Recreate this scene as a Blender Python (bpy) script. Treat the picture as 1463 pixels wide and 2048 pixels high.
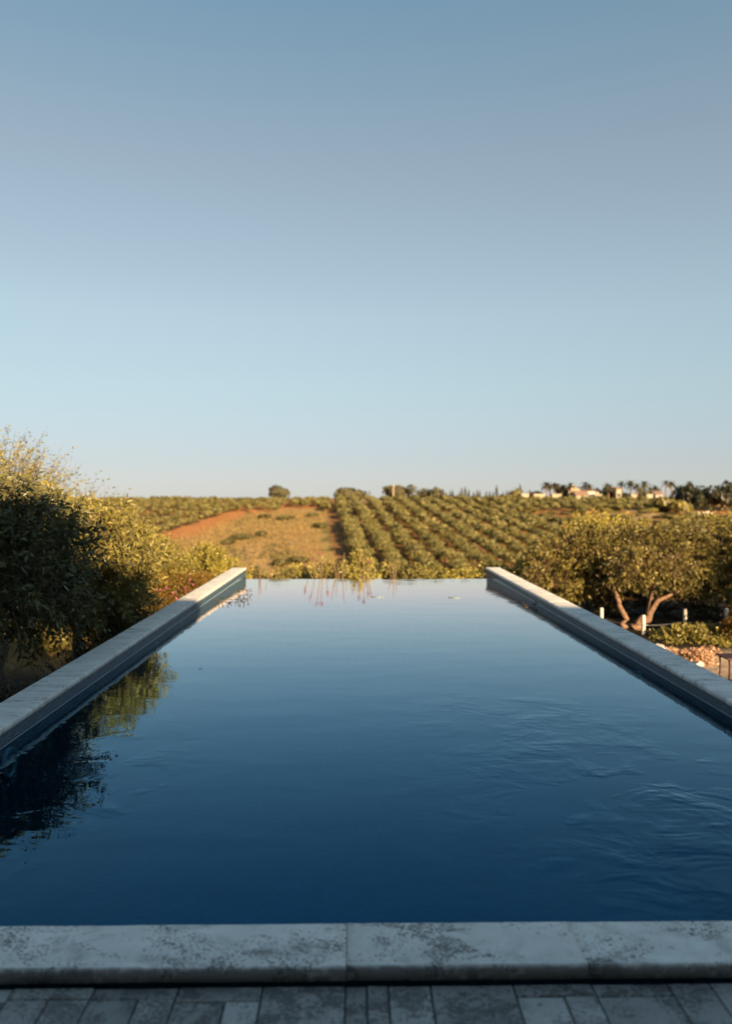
import bpy, bmesh, math, random
import numpy as np
from mathutils import Vector, Matrix

R = math.radians
scene = bpy.context.scene
for o in list(bpy.data.objects):
    bpy.data.objects.remove(o)

# ------------------------------------------------------------------ camera
CAMZ = 1.18
cd = bpy.data.cameras.new('camera')
cam = bpy.data.objects.new('camera', cd)
scene.collection.objects.link(cam)
cam.location = (0, 0, CAMZ)
cam.rotation_euler = (R(90 - 1.11), 0, R(-0.806))
cd.sensor_fit = 'VERTICAL'
cd.sensor_height = 36
cd.sensor_width = 36
cd.lens = 28.125
cd.clip_start = 0.05
cd.clip_end = 20000
cd.dof.use_dof = True
cd.dof.focus_distance = 4.2
cd.dof.aperture_fstop = 1.85
scene.camera = cam

# ------------------------------------------------------------------ sky, sun, exposure
SUN_EL, SUN_AZ = 18.0, 30.0            # azimuth: degrees to the right of straight behind the camera
sunvec = Vector((math.sin(R(SUN_AZ)) * math.cos(R(SUN_EL)), -math.cos(R(SUN_AZ)) * math.cos(R(SUN_EL)), math.sin(R(SUN_EL))))
w = bpy.data.worlds.new('World')
scene.world = w
w.use_nodes = True
nt = w.node_tree
bg = nt.nodes['Background']
sky = nt.nodes.new('ShaderNodeTexSky')
sky.sky_type = 'NISHITA'
sky.sun_disc = False
sky.sun_elevation = R(SUN_EL)
sky.sun_rotation = math.atan2(sunvec.x, sunvec.y)
sky.altitude = 50
sky.air_density = 1.0
sky.dust_density = 0.1
sky.ozone_density = 1.0
gm = nt.nodes.new('ShaderNodeGamma')            # softens the contrast of the clear sky, as the camera's tone curve does
gm.inputs['Gamma'].default_value = 0.5
nt.links.new(sky.outputs[0], gm.inputs['Color'])
tc = nt.nodes.new('ShaderNodeTexCoord')
sp = nt.nodes.new('ShaderNodeSeparateXYZ')
nt.links.new(tc.outputs['Generated'], sp.inputs[0])
cr = nt.nodes.new('ShaderNodeValToRGB')
stops = [(0.0, (.65, .72, .90)), (.044, (.685, .735, .88)), (.13, (.80, .89, .92)), (.216, (.88, .96, .965)), (.383, (.81, .86, .86)), (.537, (.57, .79, .86)), (.9, (.60, .80, .88))]
while len(cr.color_ramp.elements) < len(stops):
    cr.color_ramp.elements.new(0.5)
for e_, (p_, c_) in zip(cr.color_ramp.elements, stops):
    e_.position = p_
    e_.color = (*c_, 1)
nt.links.new(sp.outputs[2], cr.inputs[0])
ml = nt.nodes.new('ShaderNodeMix')
ml.data_type = 'RGBA'
ml.blend_type = 'MULTIPLY'
ml.inputs[0].default_value = 1.0
nt.links.new(gm.outputs[0], ml.inputs[6])
nt.links.new(cr.outputs[0], ml.inputs[7])
nt.links.new(ml.outputs[2], bg.inputs['Color'])
bg.inputs['Strength'].default_value = 0.079

sl = bpy.data.lights.new('sun', 'SUN')
sl.energy = 4.0
sl.angle = R(0.5)
sl.color = (1.0, 0.73, 0.42)
so = bpy.data.objects.new('sun', sl)
scene.collection.objects.link(so)
so.rotation_euler = sunvec.to_track_quat('Z', 'Y').to_euler()
so.location = sunvec * 50

vs = scene.view_settings
vs.view_transform = 'Standard'
vs.look = 'None'
vs.gamma = 1
vs.use_curve_mapping = False
vs.exposure = 1.9
scene.cycles.max_bounces = 8
scene.cycles.transparent_max_bounces = 12
scene.cycles.use_denoising = True

# ------------------------------------------------------------------ helpers
C = scene.collection
rng = np.random.default_rng(7)
random.seed(7)

def at(px, py, d):
    """point that stands d metres ahead, seen at pixel (px, py) of the 1463 x 2048 photograph"""
    return Vector(((px - 709) / 1600 * d, d, CAMZ - (py - 993) / 1600 * d))

def mesh_np(name, V, F, mat=None, smooth=False, tint=None):
    """mesh from an (n,3) vertex array and an (m,k) face array"""
    V = np.ascontiguousarray(V, dtype=np.float32)
    F = np.ascontiguousarray(F, dtype=np.int32)
    me = bpy.data.meshes.new(name)
    m, k = F.shape
    me.vertices.add(len(V))
    me.vertices.foreach_set('co', V.ravel())
    me.loops.add(m * k)
    me.loops.foreach_set('vertex_index', F.ravel())
    me.polygons.add(m)
    me.polygons.foreach_set('loop_start', np.arange(0, m * k, k, dtype=np.int32))
    me.polygons.foreach_set('loop_total', np.full(m, k, dtype=np.int32))
    if smooth:
        me.polygons.foreach_set('use_smooth', np.ones(m, dtype=bool))
    me.update(calc_edges=True)
    if tint is not None:
        a = me.attributes.new('tint', 'FLOAT', 'FACE')
        a.data.foreach_set('value', np.asarray(tint, dtype=np.float32))
    if mat:
        me.materials.append(mat)
    return me

def link(name, me, parent=None, loc=None, kind=None):
    o = bpy.data.objects.new(name, me)
    C.objects.link(o)
    if parent is not None:
        o.parent = parent
    if loc is not None:
        o.location = loc
    if kind:
        o['kind'] = kind
    return o

def tag(o, label, cat, group=None):
    o['label'] = label
    o['category'] = cat
    if group:
        o['group'] = group
    return o

def thing(name, label, cat, loc=(0, 0, 0), group=None, rz=0):
    o = bpy.data.objects.new(name, None)
    C.objects.link(o)
    o.location = loc
    o.rotation_euler = (0, 0, rz)
    o.empty_display_size = 0.2
    return tag(o, label, cat, group)

def bm_mesh(name, bm, mat=None, smooth=False):
    me = bpy.data.meshes.new(name)
    bm.to_mesh(me)
    bm.free()
    if smooth:
        me.polygons.foreach_set('use_smooth', np.ones(len(me.polygons), dtype=bool))
    if mat:
        me.materials.append(mat)
    return me

def add_box(bm, x0, x1, y0, y1, z0, z1):
    vs_ = [bm.verts.new(p) for p in ((x0, y0, z0), (x1, y0, z0), (x1, y1, z0), (x0, y1, z0), (x0, y0, z1), (x1, y0, z1), (x1, y1, z1), (x0, y1, z1))]
    for f in ((3, 2, 1, 0), (4, 5, 6, 7), (0, 1, 5, 4), (1, 2, 6, 5), (2, 3, 7, 6), (3, 0, 4, 7)):
        bm.faces.new([vs_[i] for i in f])

def slab_mesh(name, lx, ly, lz, bev, mat, seg=3):
    bm = bmesh.new()
    add_box(bm, -lx / 2, lx / 2, -ly / 2, ly / 2, -lz, 0)
    bmesh.ops.bevel(bm, geom=[e for e in bm.edges if all(v.co.z > -1e-6 for v in e.verts)], offset=bev, segments=seg, profile=0.6, affect='EDGES')
    return bm_mesh(name, bm, mat)

def tube(pts, rad, n=8):
    """tapered tube along a polyline -> V, F (quads)"""
    pts = [Vector(p) for p in pts]
    V, F = [], []
    for i, p in enumerate(pts):
        d = (pts[min(i + 1, len(pts) - 1)] - pts[max(i - 1, 0)]).normalized()
        a = d.orthogonal().normalized() if i == 0 else (a - d * a.dot(d)).normalized()
        b = d.cross(a)
        r = rad[i] if hasattr(rad, '__len__') else rad
        for k in range(n):
            t = 2 * math.pi * k / n
            V.append(p + (a * math.cos(t) + b * math.sin(t)) * r)
        if i:
            o = (i - 1) * n
            for k in range(n):
                F.append((o + k, o + (k + 1) % n, o + n + (k + 1) % n, o + n + k))
    return np.array([tuple(v) for v in V]), np.array(F)

def join(parts):
    V, F, o = [], [], 0
    for v, f in parts:
        V.append(v)
        F.append(f + o)
        o += len(v)
    return np.concatenate(V), np.concatenate(F)

def unit(a):
    return a / np.maximum(np.linalg.norm(a, axis=-1, keepdims=True), 1e-9)

def sphere_dirs(n, g):
    return unit(g.normal(size=(n, 3)))

# ------------------------------------------------------------------ materials
def mat_new(name):
    m = bpy.data.materials.new(name)
    m.use_nodes = True
    t = m.node_tree
    return m, t, t.nodes['Principled BSDF']

def N(t, typ, **kw):
    n = t.nodes.new(typ)
    for k, v in kw.items():
        if k in n.inputs:
            n.inputs[k].default_value = v
        else:
            setattr(n, k, v)
    return n

def ramp(t, fac, stops):
    r = t.nodes.new('ShaderNodeValToRGB')
    el = r.color_ramp.elements
    while len(el) < len(stops):
        el.new(0.5)
    for e, (p, c) in zip(el, stops):
        e.position = p
        e.color = (c, c, c, 1) if not hasattr(c, '__len__') else (*c, 1)
    t.links.new(fac, r.inputs[0])
    return r.outputs[0]

def mixc(t, fac, a, b, mode='MIX'):
    n = t.nodes.new('ShaderNodeMix')
    n.data_type = 'RGBA'
    n.blend_type = mode
    for s, v in ((n.inputs[0], fac), (n.inputs[6], a), (n.inputs[7], b)):
        if hasattr(v, 'is_linked'):
            t.links.new(v, s)
        elif hasattr(v, '__len__'):
            s.default_value = (*v, 1)
        else:
            s.default_value = v
    return n.outputs[2]

def math_(t, op, a, b=None, c=None):
    n = t.nodes.new('ShaderNodeMath')
    n.operation = op
    for i, v in enumerate((a, b, c)):
        if v is None:
            continue
        if hasattr(v, 'is_linked'):
            t.links.new(v, n.inputs[i])
        else:
            n.inputs[i].default_value = v
    return n.outputs[0]

def simple(name, col, rough=0.6, metal=0.0, noise=0.0, scale=20, spec=0.5):
    m, t, p = mat_new(name)
    p.inputs['Base Color'].default_value = (*col, 1)
    p.inputs['Roughness'].default_value = rough
    p.inputs['Metallic'].default_value = metal
    p.inputs['Specular IOR Level'].default_value = spec
    if noise:
        g = N(t, 'ShaderNodeNewGeometry')
        n = N(t, 'ShaderNodeTexNoise', Scale=scale, Detail=5.0)
        t.links.new(g.outputs['Position'], n.inputs['Vector'])
        c = ramp(t, n.outputs[0], [(0.3, tuple(x * (1 - noise) for x in col)), (0.7, tuple(min(1, x * (1 + noise)) for x in col))])
        t.links.new(c, p.inputs['Base Color'])
        b = N(t, 'ShaderNodeBump', Strength=0.4, Distance=0.02)
        t.links.new(n.outputs[0], b.inputs['Height'])
        t.links.new(b.outputs[0], p.inputs['Normal'])
    return m

def leaf_mat(name, dark, light, trans=0.35, rough=0.45, third=None):
    m, t, p = mat_new(name)
    a = N(t, 'ShaderNodeAttribute', attribute_name='tint')
    stops = [(0.0, dark), (0.75, light)] + ([(0.97, third)] if third else [])
    c = ramp(t, a.outputs['Fac'], stops)
    oi = N(t, 'ShaderNodeObjectInfo')
    vv = math_(t, 'MULTIPLY_ADD', oi.outputs['Random'], 0.35, 0.82)
    hsv = N(t, 'ShaderNodeHueSaturation')
    t.links.new(c, hsv.inputs['Color'])
    t.links.new(vv, hsv.inputs['Value'])
    c = hsv.outputs[0]
    t.links.new(c, p.inputs['Base Color'])
    p.inputs['Roughness'].default_value = rough
    p.inputs['Specular IOR Level'].default_value = 0.35
    tr = N(t, 'ShaderNodeBsdfTranslucent')
    t.links.new(c, tr.inputs['Color'])
    mx = N(t, 'ShaderNodeMixShader')
    mx.inputs[0].default_value = trans
    t.links.new(p.outputs[0], mx.inputs[1])
    t.links.new(tr.outputs[0], mx.inputs[2])
    t.links.new(mx.outputs[0], t.nodes['Material Output'].inputs[0])
    return m

def stone_mat(name, base, dirt, pits=1.0, tone=0.12, grain=(1.0, 1.5, 1.0), rot=0.5, pt=0.72, cl=0.50, edge=False):
    """travertine: clouded pale stone with clusters of dark pits and brown stains"""
    m, t, p = mat_new(name)
    g = N(t, 'ShaderNodeNewGeometry')
    oi = N(t, 'ShaderNodeObjectInfo')
    off = N(t, 'ShaderNodeVectorMath', operation='SCALE')
    comb = N(t, 'ShaderNodeCombineXYZ')
    for i in range(3):
        t.links.new(math_(t, 'MULTIPLY', oi.outputs['Random'], (37.0, 53.0, 11.0)[i]), comb.inputs[i])
    add = N(t, 'ShaderNodeVectorMath', operation='ADD')
    t.links.new(g.outputs['Position'], add.inputs[0])
    t.links.new(comb.outputs[0], add.inputs[1])
    pos = add.outputs[0]
    def noise(scale, detail=6.0, rough=0.6, vec=pos, dist=0.0):
        n = N(t, 'ShaderNodeTexNoise', Scale=scale, Detail=detail, Roughness=rough, Distortion=dist)
        t.links.new(vec, n.inputs['Vector'])
        return n.outputs[0]
    mp = N(t, 'ShaderNodeMapping')
    mp.inputs['Scale'].default_value = grain
    mp.inputs['Rotation'].default_value = (0, 0, rot)
    t.links.new(pos, mp.inputs['Vector'])
    cloud = noise(5.0, 7, 0.62, mp.outputs[0], 0.6)
    col = ramp(t, cloud, [(0.28, tuple(x * cl for x in base)), (0.46, base), (0.72, tuple(min(0.85, x * 1.25) for x in base))])
    patch = noise(6.5, 4, 0.55, mp.outputs[0], 0.8)
    fine = noise(115.0, 3, 0.7)
    mid = noise(46.0, 4, 0.7, mp.outputs[0], 0.4)
    th = ramp(t, patch, [(0.40, 0.0), (0.66, 0.20)])
    pf = math_(t, 'ADD', fine, th)
    pm = math_(t, 'ADD', mid, th)
    pitf = ramp(t, pf, [(pt - 0.03, 0.0), (pt + 0.03, 1.0)])
    pitm = ramp(t, pm, [(pt + 0.01, 0.0), (pt + 0.07, 1.0)])
    pit = math_(t, 'MULTIPLY', math_(t, 'MAXIMUM', pitf, pitm), 0.80 * pits)
    col = mixc(t, pit, col, dirt)
    stain = ramp(t, noise(3.1, 4, 0.6, pos, 1.2), [(0.60, 0.0), (0.72, 0.55)])
    col = mixc(t, stain, col, tuple(0.45 * b + 0.35 * d for b, d in zip(base, dirt)))
    if edge:       # darker tone along the outer edge over the paving, with a ragged border
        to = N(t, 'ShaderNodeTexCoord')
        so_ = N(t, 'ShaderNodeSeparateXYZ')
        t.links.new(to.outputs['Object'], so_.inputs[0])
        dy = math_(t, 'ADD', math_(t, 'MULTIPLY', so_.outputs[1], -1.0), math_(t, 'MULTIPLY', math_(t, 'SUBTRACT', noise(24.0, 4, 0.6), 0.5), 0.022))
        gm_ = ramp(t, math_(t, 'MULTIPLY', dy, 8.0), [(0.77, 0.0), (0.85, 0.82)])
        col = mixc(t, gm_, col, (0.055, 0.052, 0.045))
    hsv = N(t, 'ShaderNodeHueSaturation')
    t.links.new(col, hsv.inputs['Color'])
    t.links.new(math_(t, 'MULTIPLY_ADD', oi.outputs['Random'], 2 * tone, 1 - tone), hsv.inputs['Value'])
    t.links.new(hsv.outputs[0], p.inputs['Base Color'])
    p.inputs['Roughness'].default_value = 0.62
    p.inputs['Specular IOR Level'].default_value = 0.35
    h = math_(t, 'SUBTRACT', math_(t, 'MULTIPLY', noise(180, 4), 0.25), pit)
    b = N(t, 'ShaderNodeBump', Strength=0.55, Distance=0.004)
    t.links.new(h, b.inputs['Height'])
    t.links.new(b.outputs[0], p.inputs['Normal'])
    return m

M = {}
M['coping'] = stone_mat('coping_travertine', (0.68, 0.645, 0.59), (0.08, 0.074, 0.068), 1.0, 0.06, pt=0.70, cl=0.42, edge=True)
M['coping_side'] = stone_mat('side_coping_travertine', (0.66, 0.62, 0.56), (0.10, 0.09, 0.08), 0.9, 0.035, (0.8, 2.2, 1.0), 0.1, 0.73, 0.85)
M['paver'] = stone_mat('paver_travertine', (0.34, 0.325, 0.30), (0.07, 0.065, 0.06), 0.9, 0.28, (1.0, 1.2, 1.0), 0.2, 0.64)
M['grout'] = simple('dark_grout', (0.10, 0.095, 0.09), 0.9, noise=0.3, scale=60)
M['render'] = simple('painted_render', (0.62, 0.58, 0.52), 0.85, noise=0.12, scale=3)

def basin_mat():
    m, t, p = mat_new('blue_mosaic_basin')
    g = N(t, 'ShaderNodeNewGeometry')
    n1 = N(t, 'ShaderNodeTexNoise', Scale=2.5, Detail=5.0)
    v = N(t, 'ShaderNodeTexVoronoi', Scale=26.0, distance='CHEBYCHEV')
    v.inputs['Randomness'].default_value = 0.15
    for n in (n1, v):
        t.links.new(g.outputs['Position'], n.inputs['Vector'])
    c = ramp(t, n1.outputs[0], [(0.3, (0.002, 0.035, 0.065)), (0.7, (0.003, 0.055, 0.095))])
    bw = N(t, 'ShaderNodeRGBToBW')
    t.links.new(v.outputs['Color'], bw.inputs[0])
    k = ramp(t, bw.outputs[0], [(0.1, 0.75), (0.9, 1.35)])
    c = mixc(t, 1.0, c, k, 'MULTIPLY')
    t.links.new(c, p.inputs['Base Color'])
    p.inputs['Roughness'].default_value = 0.4
    return m
M['basin'] = basin_mat()

def mosaic_mat():
    m, t, p = mat_new('glazed_mosaic')
    a = N(t, 'ShaderNodeAttribute', attribute_name='tint')
    c = ramp(t, a.outputs['Fac'], [(0.0, (0.030, 0.062, 0.092)), (0.6, (0.046, 0.088, 0.125)), (1.0, (0.07, 0.12, 0.16))])
    t.links.new(c, p.inputs['Base Color'])
    p.inputs['Specular IOR Level'].default_value = 0.3
    p.inputs['Roughness'].default_value = 0.42
    return m
M['mosaic'] = mosaic_mat()
M['mosaic_grout'] = simple('mosaic_grout', (0.035, 0.05, 0.06), 0.8)

def water_mat():
    m, t, p = mat_new('pool_water')
    t.nodes.remove(p)
    g = N(t, 'ShaderNodeNewGeometry')
    pos = g.outputs['Position']
    sep = N(t, 'ShaderNodeSeparateXYZ')
    t.links.new(pos, sep.inputs[0])
    def stretched(sx, sy, rot, scale, detail, dist=0.0, rough=0.5):
        mp = N(t, 'ShaderNodeMapping')
        mp.inputs['Scale'].default_value = (sx, sy, 1)
        mp.inputs['Rotation'].default_value = (0, 0, rot)
        t.links.new(pos, mp.inputs['Vector'])
        n = N(t, 'ShaderNodeTexNoise', Scale=scale, Detail=detail, Distortion=dist, Roughness=rough)
        t.links.new(mp.outputs[0], n.inputs['Vector'])
        return n.outputs[0]
    def spot(cx, cy, rx, ry, amp):
        dx = math_(t, 'DIVIDE', math_(t, 'SUBTRACT', sep.outputs[0], cx), rx)
        dy = math_(t, 'DIVIDE', math_(t, 'SUBTRACT', sep.outputs[1], cy), ry)
        d2 = math_(t, 'ADD', math_(t, 'MULTIPLY', dx, dx), math_(t, 'MULTIPLY', dy, dy))
        e = math_(t, 'POWER', 2.718, math_(t, 'MULTIPLY', d2, -1.0))
        return math_(t, 'MULTIPLY', e, amp)
    # stirred patches: where the return jets push the water up (right side) and a few smaller ones
    k = math_(t, 'ADD', spot(1.55, 2.9, 0.75, 0.95, 0.8), spot(1.0, 4.2, 0.6, 1.2, 0.4))
    k = math_(t, 'ADD', k, spot(-1.0, 3.55, 0.16, 0.35, 0.5))
    k = math_(t, 'ADD', k, spot(-1.6, 3.7, 0.55, 1.6, 0.40))
    k = math_(t, 'ADD', k, 0.025)
    brk = ramp(t, stretched(1, 1, 0.3, 3.2, 3, 0.5), [(0.45, 0.0), (0.72, 1.0)])
    k = math_(t, 'MULTIPLY', k, brk)
    chop = stretched(1.5, 4.2, 0.35, 2.5, 1.3, 0.7, 0.45)
    swell = stretched(1.0, 2.0, 0.15, 1.5, 1.0, 0.4)
    rip = stretched(1.5, 3.5, -0.12, 9.0, 2.0, 0.3)
    h = math_(t, 'MULTIPLY', math_(t, 'MULTIPLY', chop, k), 0.0088)
    h = math_(t, 'ADD', h, math_(t, 'MULTIPLY', swell, 0.0016))
    h = math_(t, 'ADD', h, math_(t, 'MULTIPLY', rip, 0.00018))
    b = N(t, 'ShaderNodeBump', Strength=1.0, Distance=1.0)
    t.links.new(h, b.inputs['Height'])
    fr = N(t, 'ShaderNodeFresnel', IOR=1.333)
    t.links.new(b.outputs[0], fr.inputs['Normal'])
    # mirror-like at grazing angles, bluer and weaker looking down: one Fresnel curve per colour
    F0 = fr.outputs[0]
    rc = N(t, 'ShaderNodeCombineColor')
    for i, (k_, p_) in enumerate(((2.35, 1.78), (1.53, 1.165), (1.30, 0.895))):
        t.links.new(math_(t, 'MINIMUM', math_(t, 'MULTIPLY', math_(t, 'POWER', F0, p_), k_), 0.97), rc.inputs[i])
    gl = N(t, 'ShaderNodeBsdfGlossy', Roughness=0.0)
    t.links.new(rc.outputs[0], gl.inputs['Color'])
    t.links.new(b.outputs[0], gl.inputs['Normal'])
    inv = math_(t, 'SUBTRACT', 1.0, F0)
    tc_ = N(t, 'ShaderNodeCombineColor')
    for i, k_ in enumerate((0.45, 0.82, 0.92)):
        t.links.new(math_(t, 'MULTIPLY', inv, k_), tc_.inputs[i])
    tr = N(t, 'ShaderNodeBsdfTransparent')
    t.links.new(tc_.outputs[0], tr.inputs['Color'])
    mx = N(t, 'ShaderNodeAddShader')
    t.links.new(tr.outputs[0], mx.inputs[0])
    t.links.new(gl.outputs[0], mx.inputs[1])
    t.links.new(mx.outputs[0], t.nodes['Material Output'].inputs[0])
    return m
M['water'] = water_mat()

M['bark'] = simple('grey_brown_bark', (0.13, 0.095, 0.065), 0.9, noise=0.45, scale=30)
M['bark_warm'] = simple('warm_brown_bark', (0.20, 0.115, 0.07), 0.9, noise=0.4, scale=22)
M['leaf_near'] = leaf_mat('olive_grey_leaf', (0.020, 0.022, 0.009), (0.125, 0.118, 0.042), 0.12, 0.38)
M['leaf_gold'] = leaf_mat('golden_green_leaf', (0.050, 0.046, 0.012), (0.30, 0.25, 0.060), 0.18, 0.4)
M['leaf_yellow'] = leaf_mat('yellow_green_leaf', (0.08, 0.07, 0.014), (0.34, 0.28, 0.050), 0.22)
M['leaf_right'] = leaf_mat('dusty_olive_leaf', (0.028, 0.026, 0.008), (0.215, 0.172, 0.042), 0.16, third=(0.40, 0.31, 0.06))
M['leaf_brown'] = leaf_mat('russet_leaf', (0.10, 0.055, 0.010), (0.22, 0.125, 0.02), 0.35)
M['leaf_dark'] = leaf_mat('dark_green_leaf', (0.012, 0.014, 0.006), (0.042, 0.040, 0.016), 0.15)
M['leaf_orchard'] = leaf_mat('orchard_leaf', (0.050, 0.046, 0.014), (0.175, 0.148, 0.042), 0.12, 0.6)
M['leaf_scrub'] = leaf_mat('scrub_leaf', (0.03, 0.03, 0.008), (0.10, 0.085, 0.022), 0.12, 0.6)
M['leaf_skyline'] = leaf_mat('skyline_leaf', (0.045, 0.042, 0.020), (0.10, 0.085, 0.035), 0.15, 0.7)
M['petal_pink'] = leaf_mat('pink_petal', (0.25, 0.06, 0.10), (0.36, 0.11, 0.15), 0.4)
M['petal_red'] = leaf_mat('coral_petal', (0.20, 0.06, 0.065), (0.32, 0.13, 0.12), 0.3)
M['succulent'] = leaf_mat('orange_succulent_leaf', (0.34, 0.17, 0.09), (0.62, 0.40, 0.25), 0.2)
M['grass'] = leaf_mat('dry_grass', (0.20, 0.13, 0.045), (0.42, 0.29, 0.11), 0.3, 0.8)
M['stalk'] = simple('dry_stalk', (0.17, 0.11, 0.06), 0.8)
M['stalk_dark'] = simple('plant_stem', (0.10, 0.07, 0.04), 0.8)
M['white'] = simple('white_paint', (0.50, 0.46, 0.40), 0.5)
M['wire'] = simple('galvanised_wire', (0.45, 0.45, 0.45), 0.4, 0.8)
M['dark_metal'] = simple('dark_red_metal', (0.06, 0.018, 0.015), 0.4, 0.3)
M['grey_metal'] = simple('grey_metal', (0.22, 0.22, 0.23), 0.4, 0.6)
M['rock'] = simple('pale_rock', (0.55, 0.47, 0.40), 0.85, noise=0.3, scale=14)
M['roof_tile'] = simple('terracotta_roof', (0.25, 0.15, 0.10), 0.85, noise=0.25, scale=3)
M['cream'] = simple('cream_wall', (0.36, 0.30, 0.21), 0.85)
M['glass'] = simple('window_glass', (0.03, 0.04, 0.05), 0.08)
M['shutter'] = simple('dark_shutter', (0.10, 0.09, 0.08), 0.6)
M['lamp_white'] = simple('white_plastic', (0.75, 0.8, 0.8), 0.35)
M['lamp_grey'] = simple('dull_grey_plastic', (0.30, 0.36, 0.38), 0.4)
M['disc'] = simple('pale_film', (0.30, 0.36, 0.42), 0.3)
M['trim'] = simple('waterline_trim', (0.20, 0.26, 0.30), 0.4)
M['wood_pole'] = simple('weathered_pole', (0.30, 0.235, 0.16), 0.8)

# ------------------------------------------------------------------ terrain
def sstep(a, b, x):
    t_ = np.clip((x - a) / (b - a), 0, 1)
    return t_ * t_ * (3 - 2 * t_)

_wg = np.random.default_rng(3)
_wave = [(_wg.normal() * f, _wg.normal() * f, _wg.uniform(0, 6.28), a) for f, a in
         [(0.05, 1.0)] * 5 + [(0.12, 0.5)] * 6 + [(0.3, 0.28)] * 7 + [(0.8, 0.14)] * 7]
def wnoise(x, y):
    s = 0
    for kx, ky, ph, a in _wave:
        s = s + a * np.sin(kx * x + ky * y + ph)
    return s / 3.0

CREST = 262.0
def terr(x, y):
    x = np.asarray(x, dtype=float)
    y = np.asarray(y, dtype=float)
    garden = -1.95 + 0.42 * sstep(-3, 4, x)
    z = garden + (-0.16 - garden) * sstep(5.5, 2.2, y)
    z = z + (-14.2 - z) * np.clip((y - 21) / 74, 0, 1) ** 1.05
    hill = -21.6 + 0.078 * np.minimum(y, CREST)
    hill = np.where(y > CREST, hill - 0.012 * (y - CREST) * sstep(CREST, CREST + 150, y), hill)
    hill = np.maximum(hill, -16)
    k = sstep(80, 110, y)
    z = z * (1 - k) + hill * k
    z = z + wnoise(x, y) * 0.10 * sstep(14, 30, y) * sstep(900, 300, y)
    z = z + wnoise(x * 6, y * 6) * 0.03 * sstep(3, 6, y)
    inside = (x > -1.98) & (x < 2.36) & (y > 2.14) & (y < 13.2)
    return np.where(inside, -2.6, z)

def lin(a, b, s):
    return np.arange(a, b, s)
xs = np.concatenate([-np.geomspace(6000, 160, 26), lin(-155, -40, 1.6), lin(-40, -6, 0.7), lin(-6, -2.1, 0.2), [-2.0, -1.95, -1, 0, 1, 2.3, 2.38],
                     lin(2.5, 8, 0.2), lin(8, 40, 0.7), lin(40, 155, 1.6), np.geomspace(160, 6000, 26)])
ys = np.concatenate([-np.geomspace(300, 22, 8), lin(-20, 1.5, 1.2), [1.6, 2.0, 2.12, 2.16, 2.5], lin(2.7, 13.1, 0.3), [13.18, 13.25], lin(13.5, 30, 0.4), lin(30, 100, 1.5),
                     lin(100, 275, 1.1), np.geomspace(277, 9000, 40)])
X, Y = np.meshgrid(xs, ys)
Z = terr(X, Y)
ny, nx = X.shape
idx = np.arange(nx * ny).reshape(ny, nx)
F = np.stack([idx[:-1, :-1], idx[:-1, 1:], idx[1:, 1:], idx[1:, :-1]], -1).reshape(-1, 4)

def pxpos(x, y):
    """where a hillside point lies, in photograph pixels (used to lay out the land cover)"""
    z = -21.6 + 0.078 * y + 1.2
    return 709 + 1600 * x / y, 993 + 1600 * (CAMZ - z) / y

# land cover colours: soil / dry grass / green scrub, by place on the hill
def cover(x, y):
    n1 = wnoise(x * 1.0, y * 1.0)
    n2 = wnoise(x * 3.1 + 40, y * 3.1)
    n3 = wnoise(x * 9 + 11, y * 9 + 5)
    soil = np.array([0.36, 0.165, 0.06])
    gold = np.array([0.31, 0.198, 0.072])
    pale = np.array([0.37, 0.25, 0.14])
    scrub = np.array([0.12, 0.10, 0.03])
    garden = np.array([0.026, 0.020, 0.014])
    shp = x.shape + (3,)
    col = np.broadcast_to(gold, shp).copy()
    def put(mask, c):
        mask = np.clip(mask, 0, 1)[..., None]
        col[:] = col * (1 - mask) + c * mask
    put(sstep(0.0, 0.5, n2) * 0.6, scrub * 1.5)
    put(sstep(0.05, 0.45, n1 + 0.4 * n3) * 0.6, pale)
    put(sstep(0.12, 0.5, n1 * 0.6 + n2 + 0.4 * n3) * 0.75, scrub)
    px, py = pxpos(x, np.maximum(y, 60))
    far = sstep(95, 105, y)
    # bare orange earth under the rows
    rowx = x + 0.051 * (y - 250)
    put(far * sstep(-9.5, -8.5, rowx) * sstep(75, 65, rowx) * 0.85, soil * 0.6)
    # earth track up the left edge of the field and the left grove
    edge = 540 - (py - 1004) * 3.2
    put(far * sstep(edge + 30, edge + 12, px + 16 * n3 + 8 * n2) * sstep(1300, 1100, py) * sstep(1006, 1009, py), soil * 1.08)
    put(far * sstep(1011, 1007, py) * (px < 670), soil * 0.9)
    # right hand fields
    put(far * sstep(1030, 1060, px) * sstep(1006, 1010, py) * 0.75 * sstep(-0.35, 0.25, n2 + 0.7 * n3), scrub * 1.5)
    put(far * sstep(1050, 1070, px) * sstep(1008, 1016, py) * 0.75 * sstep(0.1, 0.4, n2 + 0.5 * n3), soil)
    put(far * sstep(1395, 1410, px) * sstep(1004, 1008, py) * sstep(1026, 1022, py), soil * 1.1)
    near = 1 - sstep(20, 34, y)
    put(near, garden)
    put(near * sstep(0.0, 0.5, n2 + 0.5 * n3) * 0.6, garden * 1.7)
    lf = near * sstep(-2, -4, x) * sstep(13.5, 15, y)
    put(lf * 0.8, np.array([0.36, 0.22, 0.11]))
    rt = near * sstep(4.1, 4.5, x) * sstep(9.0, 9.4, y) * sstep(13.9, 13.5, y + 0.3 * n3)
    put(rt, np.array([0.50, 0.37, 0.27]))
    return np.clip(col, 0.01, 0.8)
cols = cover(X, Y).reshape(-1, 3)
tm, tt, tp = mat_new('ground_cover')
an = N(tt, 'ShaderNodeAttribute', attribute_name='cover')
tg = N(tt, 'ShaderNodeNewGeometry')
nn = N(tt, 'ShaderNodeTexNoise', Scale=0.9, Detail=9.0, Roughness=0.72)
n2_ = N(tt, 'ShaderNodeTexNoise', Scale=11.0, Detail=6.0, Roughness=0.7)
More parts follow.
